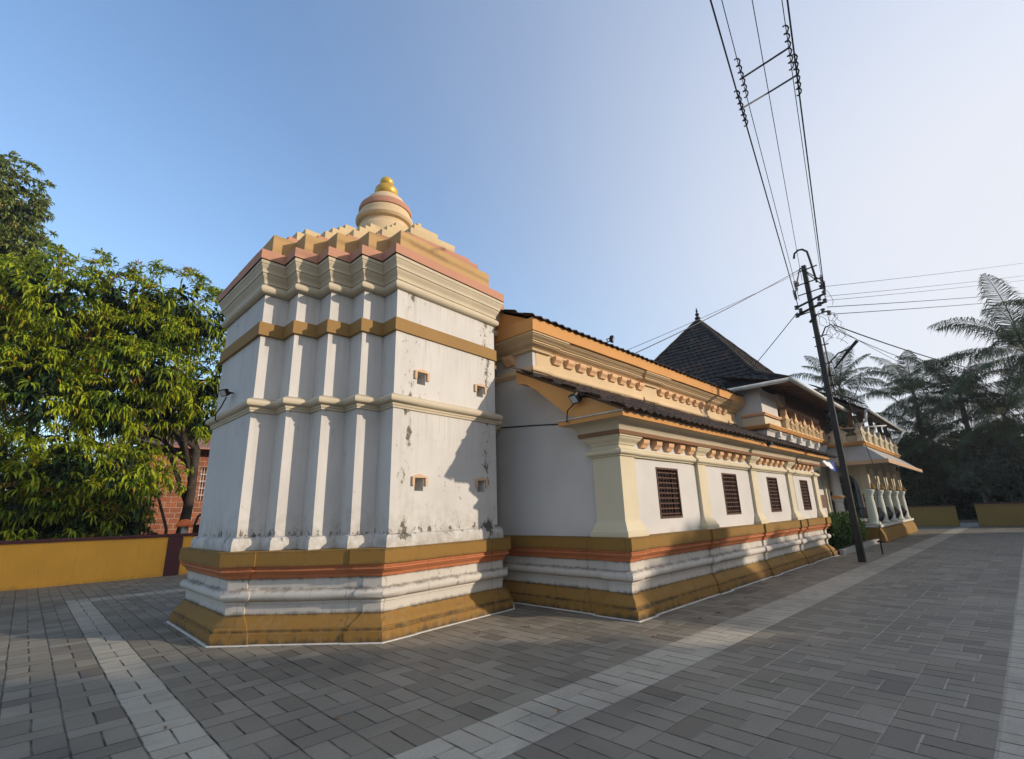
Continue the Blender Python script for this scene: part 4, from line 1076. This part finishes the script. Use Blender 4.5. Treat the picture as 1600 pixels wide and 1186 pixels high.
sk = MB(); sk.tube([(19.81, 3.18, 0), (19.81, 3.17, .40)], .022, 6); sk.box(19.70, 19.92, 3.08, 3.24, .36, .41); tag(sk.build('stay_anchor', 'iron'), 'short black iron stake on the paving beside the pole', 'stake')

def cable(label, pts, r=.014, sag=0, group='overhead electric wires', n=24):
    a, b_ = Vector(pts[0]), Vector(pts[1]); out = []
    for i in range(n+1):
        t = i/n; p = a.lerp(b_, t); p.z -= sag*4*t*(1-t); out.append(p)
    m = MB(); m.tube(out, r, 5)
    return tag(m.build('overhead_wire', 'wire', None), label, 'wire', group)
dirs = {1110: (.839, .222), 1128: (.856, .206), 1175: (.901, .162), 1222: (.946, .119), 1230: (.954, .111)}
def up_wire(px, start, hh, label, r):
    dxy = dirs[px]; q = Vector((dxy[0]*(hh-1.6), dxy[1]*(hh-1.6), hh)); s_ = Vector(start)
    e = s_ + (q-s_)*3.0
    cable(label, (s_, e), r, 0)
    return s_, q
W = {}
W[1] = up_wire(1110, polept(7.72, .34, -.1), 8.3, 'thick outermost left overhead wire running up from the pole crossarm', .013)
W[2] = up_wire(1128, polept(7.98, .28, -.1), 8.75, 'thin left overhead wire just inside the thick outer one', .007)
W[3] = up_wire(1175, polept(8.6, .10, -.1), 8.9, 'thin middle overhead wire running up alone between the two pairs', .007)
W[4] = up_wire(1222, polept(7.9, -.40, -.1), 8.75, 'thin right overhead wire just inside the thick outermost right one', .007)
W[5] = up_wire(1230, polept(7.75, -.42, -.1), 8.3, 'thick outermost right overhead wire running up from the pole crossarm', .013)
# spacers: rods between the wire pairs with a twisted tail round each wire
def at_x(k, X):
    s_, q = W[k]; t = (X-s_.x)/(q.x-s_.x); return s_ + (q-s_)*t
def twist(mb, k, X0, X1):
    a, b_ = at_x(k, X0), at_x(k, X1); pts = []
    for i in range(37):
        t = i/36; an = t*6*2*math.pi; p = a.lerp(b_, t); amp = .035
        pts.append(p + Vector((0, math.cos(an), math.sin(an)))*amp)
    mb.tube(pts, .013, 5)
def spacer(label, ka, kb, X, tw, dc=.1):
    t = thing('cable_spacer', label, 'cable spacer', 'spacers holding the overhead wires apart')
    a, m_, b_ = at_x(ka, X), at_x(3, X+dc), at_x(kb, X)
    r_ = MB(); r_.tube([a, a.lerp(m_, .5), m_], .016, 6); r_.tube([m_, b_.lerp(m_, .5), b_], .016, 6); r_.build('rod', 'wire', t)
    tm = MB(); twist(tm, ka, X-tw, X+tw); tm.build('twisted_tie', 'wire', t)
    tm = MB(); twist(tm, kb, X-tw, X+tw); tm.build('twisted_tie', 'wire', t)
spacer('upper of the two rod spacers high on the overhead wires', 2, 4, 7.61, .42, .22)
spacer('lower of the two rod spacers high on the overhead wires', 1, 5, 7.75, .42, .75)
spacer('curved rod spacer just above the hooked pipe on the pole', 2, 4, 15.9, .3)
spacer('straight rod spacer just below the curved one at the pole top', 1, 5, 15.9, .3)
# service lines
ends = [((39.84, -3.57, 15.18), polept(8.2, -.38, -.1), 'topmost thin wire running right from the pole'), ((39.85, -3.4, 14.42), polept(7.86, -.42, -.1), 'second thin wire from the top running right from the pole'),
        ((39.86, -3.35, 14.15), polept(7.72, -.42, -.1), 'third wire from the top running right from the pole'), ((39.87, -3.18, 13.39), polept(7.5, -.42, -.1), 'fourth darker wire running right from the pole'),
        ((39.88, -3.1, 13.01), polept(7.25, -.44, -.1), 'lowest of the dark wires running level to the right')]
for i, (e, s_, lb) in enumerate(ends):
    e = s_ + (Vector(e)-s_)*2.6
    cable(lb, (s_, e), .008 if i < 3 else .013, .25)
cable('twisted pair cable sloping down from the pole to the palms', (polept(6.9, -.5), (39.95, -2.08, 8.26)), .02, .3)
cable('thin cable below the twisted pair sloping down to the right', (polept(6.75, -.5), (44, .9, 10.2)), .012, .3)
cable('thin cable dropping steeply towards the porch end', (polept(6.85, -.5), (40, .0, 8.0)), .008, .4)
cable('dark cable from the pole top down to the nave roof with markers', (polept(9.05, .10), polept(9.05, .10).lerp(Vector((11.49, 5.95, 5.93)), 1.45)), .012, .12)
cable('pale cable beside it from the pole top to the nave roof', (polept(8.95, .12), polept(8.95, .12).lerp(Vector((11.9, 6.1, 6.22)), 1.5)), .007, .08)
cable('single dark cable from the lower crossarm to the hip roof', (polept(7.62, .42), (18.9, 6.05, 6.4)), .013, .02)

# ------------------------------------------------------------------ vegetation
def leafmesh(name, centers, axes, nleaf, length, width, droop, mat, parent, seed=0, spread=1.0):
    """clusters of drooping leaves; every leaf is a small folded diamond"""
    rng = np.random.default_rng(seed)
    C = np.repeat(np.asarray(centers, float), nleaf, 0); A = np.repeat(np.asarray(axes, float), nleaf, 0)
    n = len(C)
    d = rng.normal(size=(n, 3)); d[:, 2] *= .45
    d = d/np.linalg.norm(d, axis=1)[:, None]*spread + A*.55
    d /= np.linalg.norm(d, axis=1)[:, None]
    L = length*rng.uniform(.6, 1.25, n)[:, None]; Wd = width*rng.uniform(.7, 1.2, n)[:, None]
    side = np.cross(d, [0, 0, 1.0]) + rng.normal(size=(n, 3))*.25
    side /= np.linalg.norm(side, axis=1)[:, None]+1e-9
    dn = np.array([0, 0, -1.0])
    dr = droop*rng.uniform(.6, 1.15, n)[:, None]
    b0 = C + d*L*.08
    m = C + d*L*.42 + dn*L*.06*dr
    m2 = C + d*L*(.78-.12*dr) + dn*L*.34*dr
    t = C + d*L*(1-.30*dr) + dn*L*.80*dr
    V = np.stack([b0, m-side*Wd, m+side*Wd, m2-side*Wd*.8, m2+side*Wd*.8, t], 1).reshape(-1, 3)
    me = bpy.data.meshes.new(name)
    me.vertices.add(len(V)); me.vertices.foreach_set('co', V.ravel())
    idx = np.arange(n)*6
    F = np.stack([idx, idx+1, idx+2, idx+1, idx+3, idx+2, idx+2, idx+3, idx+4, idx+3, idx+5, idx+4], 1).reshape(-1, 3)
    me.loops.add(F.size); me.loops.foreach_set('vertex_index', F.ravel().astype(np.int32))
    me.polygons.add(len(F)); me.polygons.foreach_set('loop_start', np.arange(len(F), dtype=np.int32)*3); me.polygons.foreach_set('loop_total', np.full(len(F), 3, np.int32))
    me.materials.append(M[mat]); me.update(calc_edges=True); me.validate()
    o = bpy.data.objects.new(name, me); link(o, parent)
    return o
def lobes_points(lobes, n, rng, rmin=.72, rmax=1.05, zmin=None):
    """points near the surface of a union of ellipsoid lobes, with outward directions"""
    lb = np.array(lobes, float)
    wts = (lb[:, 3]*lb[:, 4]+lb[:, 3]*lb[:, 5]); wts /= wts.sum()
    P = []; D = []
    while len(P) < n:
        k = rng.choice(len(lb), p=wts)
        d = rng.normal(size=3); d /= np.linalg.norm(d)
        r = rng.uniform(rmin, rmax)
        p = lb[k, :3] + d*lb[k, 3:6]*r
        if zmin is not None and p[2] < zmin: continue
        inside = False
        for j in range(len(lb)):
            if j != k and (((p-lb[j, :3])/lb[j, 3:6])**2).sum() < rmin*rmin*.9: inside = True; break
        if inside: continue
        P.append(p); D.append(d)
    return np.array(P), np.array(D)
def make_lobes(c, R, rng, n, rl, zsq=.8):
    out = []
    for i in range(n):
        d = rng.normal(size=3); d /= np.linalg.norm(d)
        k = rng.uniform(.45, .85)
        r = rl*rng.uniform(.7, 1.25)
        out.append((c[0]+d[0]*R[0]*k, c[1]+d[1]*R[1]*k, c[2]+d[2]*R[2]*k, r, r, r*zsq))
    return out
def branchy_trunk(base, top, r0, r1, limbs, parent, mat='bark'):
    b = MB(); base = Vector(base); top = Vector(top); pts = []; rs = []
    for i in range(7):
        t = i/6; p = base.lerp(top, t) + Vector((.12*math.sin(t*4), .10*math.sin(t*3+1), 0))
        pts.append(p); rs.append(r0+(r1-r0)*t)
    b.tube(pts, rs, 9); 
    for k, l in enumerate(limbs):
        s = pts[3+(k % 4)] if k >= 2 else pts[-1]
        l = Vector(l); mid = s.lerp(l, .5)+Vector((0, 0, .25))
        b.tube([s, mid, l], [r1*.75, r1*.5, r1*.22], 7)
    return b.build('trunk', mat, parent, smooth=True)
def broad_tree(name, label, cat, base, c, R, nl, rl, nclu, leaf, mat, inner, seed, nleaf=18, group=None, zmin=None, trunk_top=None, r0=.22, droop=.7, blossoms=0, extra=()):
    rng = np.random.default_rng(seed)
    t = thing(name, label, cat, group)
    lobes = make_lobes(c, R, rng, nl, rl) + list(extra)
    P, D = lobes_points(lobes, nclu, rng, zmin=zmin)
    D[:, 2] += .35
    leafmesh('crown', P, D, nleaf, leaf[0], leaf[1], droop, mat, t, seed+1)
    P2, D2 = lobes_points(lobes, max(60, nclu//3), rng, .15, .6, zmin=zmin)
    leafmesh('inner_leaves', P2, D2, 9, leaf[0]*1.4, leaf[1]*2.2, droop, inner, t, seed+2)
    if blossoms:
        idx = rng.choice(len(P), blossoms, replace=False)
        rep = np.repeat(P[idx]+D[idx]*.22, 6, 0) + rng.normal(size=(blossoms*6, 3))*.16
        leafmesh('blossom', rep, np.repeat(D[idx], 6, 0), 16, .22, .012, .2, 'blossom', t, seed+3)
    limbs = [tuple(np.array(l[:3])*.8 + np.array(c)*.2) for l in lobes[:7]]
    branchy_trunk(base, trunk_top or (c[0], c[1], c[2]-R[2]*.4), r0, r0*.65, limbs, t)
    return t
broad_tree('mango_tree', 'dense mango tree with brown blossoms leaning over the yellow wall beside the tower', 'tree', (4.35, 21.2, 0), (2.7, 21.9, 7.0), (2.6, 2.4, 3.5), 34, .95, 1750, (.40, .030), 'mango_leaf', 'mango_shaded', 41,
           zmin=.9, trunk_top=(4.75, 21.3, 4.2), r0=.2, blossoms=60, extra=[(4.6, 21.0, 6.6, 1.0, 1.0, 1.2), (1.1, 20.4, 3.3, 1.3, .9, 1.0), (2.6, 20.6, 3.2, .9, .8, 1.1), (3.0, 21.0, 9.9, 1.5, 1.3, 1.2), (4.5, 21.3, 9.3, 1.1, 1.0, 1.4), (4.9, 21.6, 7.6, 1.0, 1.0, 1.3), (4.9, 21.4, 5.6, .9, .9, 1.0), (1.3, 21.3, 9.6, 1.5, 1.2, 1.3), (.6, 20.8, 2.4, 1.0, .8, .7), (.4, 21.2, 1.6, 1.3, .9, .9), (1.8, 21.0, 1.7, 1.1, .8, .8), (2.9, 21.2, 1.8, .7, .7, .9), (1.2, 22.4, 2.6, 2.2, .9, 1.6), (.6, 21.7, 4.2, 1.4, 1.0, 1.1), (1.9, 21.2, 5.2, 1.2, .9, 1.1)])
broad_tree('mango_tree', 'mango tree at the left picture edge in front of the tall tree', 'tree', (-2.6, 22.5, 0), (-2.2, 22.3, 6.8), (2.9, 2.6, 3.8), 30, 1.1, 1350, (.40, .030), 'mango_leaf', 'mango_shaded', 52,
           zmin=1.6, blossoms=25, extra=[(-.2, 21.0, 9.0, 1.5, 1.3, 1.5), (.1, 20.8, 5.6, 1.2, 1.0, 1.4), (-.4, 20.7, 3.2, 1.2, .9, 1.2)])
broad_tree('tall_tree', 'tall olive green tree rising behind the mangoes at the far left', 'tree', (-4.5, 31, 0), (-4.0, 31, 15.0), (2.6, 2.6, 4.2), 18, 1.7, 1900, (.34, .04), 'tall_leaf', 'mango_shaded', 63, r0=.35,
           extra=[(-2.4, 30.5, 17.2, 1.3, 1.3, 1.5), (-1.6, 30.2, 14.2, 1.3, 1.2, 1.2), (-1.2, 30, 12.2, 1.6, 1.4, 1.2), (-1.0, 30, 10.8, 1.7, 1.4, 1.4), (-2.6, 29.5, 12.6, 1.8, 1.5, 1.8), (-2.3, 30, 15.6, 1.5, 1.3, 1.5)])
broad_tree('understory_bush', 'dark shady bush behind the yellow wall at the far left', 'bush', (-1.5, 24.0, 0), (-1.4, 24.0, 2.0), (2.4, 1.0, 1.6), 12, 1.2, 900, (.34, .04), 'mango_shaded', 'mango_shaded', 83, r0=.08)
broad_tree('understory_bush', 'dark shady bush behind the yellow wall beneath the mango tree', 'bush', (1.6, 23.8, 0), (1.6, 23.8, 2.2), (1.7, 1.0, 2.0), 12, 1.2, 900, (.34, .04), 'mango_shaded', 'mango_shaded', 84, r0=.08)
YT = thing('young_tree', 'thin dark sapling stem in front of the laterite house wall', 'tree')
b = MB(); b.tube([(4.05, 20.6, 0), (3.95, 20.6, 1.4), (3.6, 20.6, 2.4), (3.45, 20.6, 3.1)], [.06, .05, .04, .025], 7); b.build('trunk', 'bark', YT, smooth=True)
rng = np.random.default_rng(5); Pp = np.array([3.4, 20.5, 3.3])+rng.normal(size=(70, 3))*[.45, .3, .4]
leafmesh('crown', Pp, rng.normal(size=(70, 3))*.3, 10, .3, .04, .7, 'mango_leaf', YT, 6)

def palm(label, base, top, fl, nf, seed, rot=0.0, up=.35):
    rng = np.random.default_rng(seed)
    t = thing('coconut_palm', label, 'palm tree', 'coconut palms')
    base = Vector(base); top = Vector(top); b = MB(); pts = []; rs = []
    for i in range(11):
        q = i/10; p = base.lerp(top, q) + (top-base).cross(Vector((0, 0, 1))).normalized()*.0
        p.z = base.z + (top.z-base.z)*q; p += Vector((.3*math.sin(q*2.2), .2*math.sin(q*2.8), 0))*(1-q)
        pts.append(p); rs.append(.20-.07*q + (.012 if i % 2 else 0))
    b.tube(pts, rs, 9); b.build('trunk', 'palm_bark', t, smooth=True)
    vs = []; fs = []
    for k in range(nf):
        az_ = rot + k*2.39996 + rng.uniform(-.2, .2)
        el0 = 1.40 - 1.95*(k/nf)**.9 + rng.uniform(-.12, .12)
        L = fl*rng.uniform(.85, 1.12); bend = rng.uniform(1.0, 1.55)
        h = np.array([math.cos(az_), math.sin(az_), 0]); pos_ = np.array(top); seg = 22; el = el0
        pts_ = [pos_.copy()]; dirs_ = []
        for s in range(seg):
            dd = h*math.cos(el) + np.array([0, 0, math.sin(el)])
            dirs_.append(dd); pos_ = pos_ + dd*L/seg; pts_.append(pos_.copy())
            el -= bend/seg*(.35+1.3*s/seg)
        sidev = np.array([-h[1], h[0], 0])
        for s in range(seg):
            a_, b_2 = pts_[s], pts_[s+1]
            wv = .035*(1-s/seg)+.008
            n0 = len(vs); vs += [a_-sidev*wv, a_+sidev*wv, b_2+sidev*wv*.9, b_2-sidev*wv*.9]; fs.append((n0, n0+1, n0+2, n0+3))
            if s < 2: continue
            f_ = s/seg; ll = 1.05*math.sin(math.pi*min(1, f_*.85+.16))**.7*fl/4.3
            for sg in (-1, 1):
                for q in (.0, .2, .4, .6, .8):
                    o_ = a_+(b_2-a_)*q
                    dr = dirs_[s]*.55 + sidev*sg*.8 + np.array([0, 0, -.12])+rng.normal(size=3)*.07; dr /= np.linalg.norm(dr)
                    lw = .020*dirs_[s]
                    l2 = ll*rng.uniform(.85, 1.1)
                    m_ = o_+dr*l2*.55; e_ = o_+dr*l2*.85 + np.array([0, 0, -.42*l2*rng.uniform(.4, 1.4)])
                    n0 = len(vs); vs += [o_-lw*.5, o_+lw*.5, m_+lw, m_-lw, e_]
                    fs += [(n0, n0+1, n0+2, n0+3), (n0+3, n0+2, n0+4)]
    mesh('crown', vs, fs, 'palm_leaf', t)
    nb = MB()
    for k in range(7):
        a_ = k*.9; nb.lathe([(.02, -.14), (.11, -.05), (.11, .05), (.02, .14)], (top.x+.28*math.cos(a_), top.y+.28*math.sin(a_), top.z-.32-.08*(k % 2)), 8)
    nb.build('coconuts', 'palm_bark', t, smooth=True)
    return t
palm('tallest coconut palm at the right picture edge above the dark grove', (41.5, -2.6, 0), (40.6, -2.5, 9.8), 5.6, 24, 1, .4)
palm('coconut palm left in the grove with sunlit arching fronds', (47.5, 3.6, 0), (46.2, 3.4, 9.2), 4.6, 20, 2, 1.1)
palm('lower coconut palm in the grove between two taller crowns', (44.5, .9, 0), (44.0, .9, 8.3), 4.4, 20, 3, 2.0)
palm('coconut palm standing far behind the hall and its pole', (49.5, 8.6, 0), (49.3, 8.4, 11.3), 4.4, 20, 4, .2)
palm('drooping coconut palm in the dark heart of the grove', (44.0, -1.0, 0), (43.5, -.9, 6.6), 4.6, 22, 5, 1.7)
palm('coconut palm at the right edge behind the tallest one', (45, -6.2, 0), (45.0, -5.6, 12.0), 5.0, 22, 6, 2.9)
palm('low young coconut palm beside the porch end wall', (45, 3.0, 0), (44.6, 2.9, 5.6), 4.0, 24, 8, .9)
gv = 'trees of the dark grove'
broad_tree('grove_tree', 'bushy dusty green tree in front of the dark grove', 'tree', (43.0, -.2, 0), (43.2, -.3, 3.6), (1.7, 2.4, 1.9), 12, 1.0, 1500, (.22, .055), 'grey_leaf', 'dark_leaf', 71, group=gv, droop=.4, zmin=.8)
broad_tree('grove_tree', 'dark broad tree behind the left mustard end wall', 'tree', (46, 4.5, 0), (46.5, 4.0, 3.4), (2.6, 3.2, 2.6), 16, 1.5, 1800, (.32, .07), 'dark_leaf', 'dark_leaf', 72, group=gv, droop=.5)
broad_tree('grove_tree', 'dark broad tree filling the middle of the grove', 'tree', (48, .0, 0), (48.5, .0, 3.9), (2.6, 3.4, 2.9), 18, 1.6, 2000, (.34, .08), 'dark_leaf', 'dark_leaf', 73, group=gv, droop=.5)
broad_tree('grove_tree', 'dark broad tree at the right edge of the grove', 'tree', (46, -5.0, 0), (46.5, -5.0, 4.2), (2.6, 3.2, 3.1), 18, 1.6, 1900, (.34, .08), 'dark_leaf', 'dark_leaf', 74, group=gv, droop=.5)
broad_tree('grove_tree', 'rounded dark tree seen over the roof behind the hall', 'tree', (50, 10.5, 0), (50, 10.3, 7.5), (2.2, 2.2, 2.4), 12, 1.4, 900, (.34, .08), 'dark_leaf', 'dark_leaf', 75, group=gv, droop=.5)
for i, (tx, ty, th_) in enumerate(((13, -14, 8.6), (19, -14.5, 8.2), (25.5, -14.2, 8.0), (32, -14.5, 8.4), (7, -14.5, 8.8), (38.5, -15, 9))):  # row outside the view, added and sized to shade the courtyard
    broad_tree('grove_tree', ('unseen shade tree south of the courtyard, second in its row from the west', 'unseen shade tree south of the courtyard, third in its row from the west', 'unseen shade tree south of the courtyard, fourth in its row from the west', 'unseen shade tree south of the courtyard, fifth in its row from the west', 'unseen shade tree south of the courtyard, westernmost in its row', 'unseen shade tree south of the courtyard, easternmost in its row')[i],
               'tree', (tx, ty, 0), (tx, ty, th_*.56), (3.0, 2.2, th_*.34), 20, 1.6, 1000, (.6, .17), 'dark_leaf', 'dark_leaf', 90+i, group=gv, droop=.5)
rng = np.random.default_rng(77)
far = bpy.data.objects.new('far_wood', None); link(far)
pts_ = np.stack([rng.uniform(56, 64, 9000), rng.uniform(-45, 34, 9000), rng.uniform(.2, 6.5, 9000)*rng.uniform(.6, 1, 9000)], 1)
COL.objects.unlink(far); bpy.data.objects.remove(far)
fw = leafmesh('far_wood', pts_, rng.normal(size=(9000, 3))*.4, 7, .9, .22, .4, 'dark_leaf', None, 78)
fw['kind'] = 'stuff'; fw['label'] = 'far dark wood closing the view behind the grove'; fw['category'] = 'wood'
# hedge in its kerbed bed
rng = np.random.default_rng(8)
HD = thing('hedge', 'clipped green hedge between the hall corner and the porch', 'hedge')
lob = [(19.9+k*.62, 4.75, .62, .55, .50, .62) for k in range(8)]
Pp, Dd = lobes_points(lob, 2600, rng, .6, 1.05, zmin=.12)
leafmesh('foliage', Pp, Dd, 8, .11, .026, .3, 'hedge_leaf', HD, 9)
hs = MB()
for k in range(8): hs.tube([(19.9+k*.62, 4.75, 0), (19.9+k*.62, 4.75, .8)], .03, 6)
hs.build('stems', 'bark', HD)
kb = MB(); kb.box(19.0, 25.2, 4.05, 4.17, 0, .16); o = kb.build('kerb', 'concrete'); struct(o)
bd = mesh('planting_bed', [(19.0, 4.17, .10), (25.2, 4.17, .10), (25.2, 5.5, .10), (19.0, 5.5, .10)], [(0, 1, 2, 3)], 'soil'); struct(bd)

# ------------------------------------------------------------------ morning haze
hz = MB(); hz.box(-300, 360, -300, 360, -1.0, 22.5)
hzm = bpy.data.materials.new('morning_haze'); hzm.use_nodes = True
hn = hzm.node_tree; hn.nodes.remove(hn.nodes['Principled BSDF'])
pv = hn.nodes.new('ShaderNodeVolumePrincipled')
pv.inputs['Color'].default_value = (.93, .95, 1.0, 1)
pv.inputs['Density'].default_value = .0007
pv.inputs['Anisotropy'].default_value = .3
hn.links.new(pv.outputs[0], hn.nodes['Material Output'].inputs['Volume'])
ho = hz.build('haze', hzm); ho['kind'] = 'stuff'; ho['label'] = 'thin pale morning haze hanging over the temple court'; ho['category'] = 'haze'

# ------------------------------------------------------------------ a few dry leaves on the paving
rng = random.Random(21)
proto = None
for x_, y_ in ((7.0, 3.86), (7.55, 3.62), (8.1, 3.55), (8.5, 3.3), (7.3, 3.3), (6.2, 3.6), (3.5, 3.0), (2.2, 4.3), (1.2, 5.2), (9.6, 3.7), (11.2, 3.8), (6.9, 2.0), (.9, 9.5), (1.9, 12.5), (5.6, 5.3), (4.9, 5.6)):
    if proto is None:
        m = MB()
        m.add([(-.05, 0, .004), (-.02, .016, .010), (.02, .014, .014), (.06, .002, .006), (.02, -.012, .011), (-.02, -.015, .007), (0, 0, .004)],
              [(0, 6, 1), (1, 6, 2), (2, 6, 3), (3, 6, 4), (4, 6, 5), (5, 6, 0)])
        o = m.build('fallen_leaf', simple('dry_leaf', (.24, .13, .05), .8)); proto = o
        tag(o, 'small dry brown leaf lying flat on the grey paving', 'leaf', 'dry leaves fallen on the paving')
    else:
        o = proto.copy(); COL.objects.link(o)
    o.location = (x_, y_, .002); o.rotation_euler = (0, 0, rng.uniform(0, 6.28)); sc_ = rng.uniform(.7, 1.3); o.scale = (sc_, sc_, sc_)
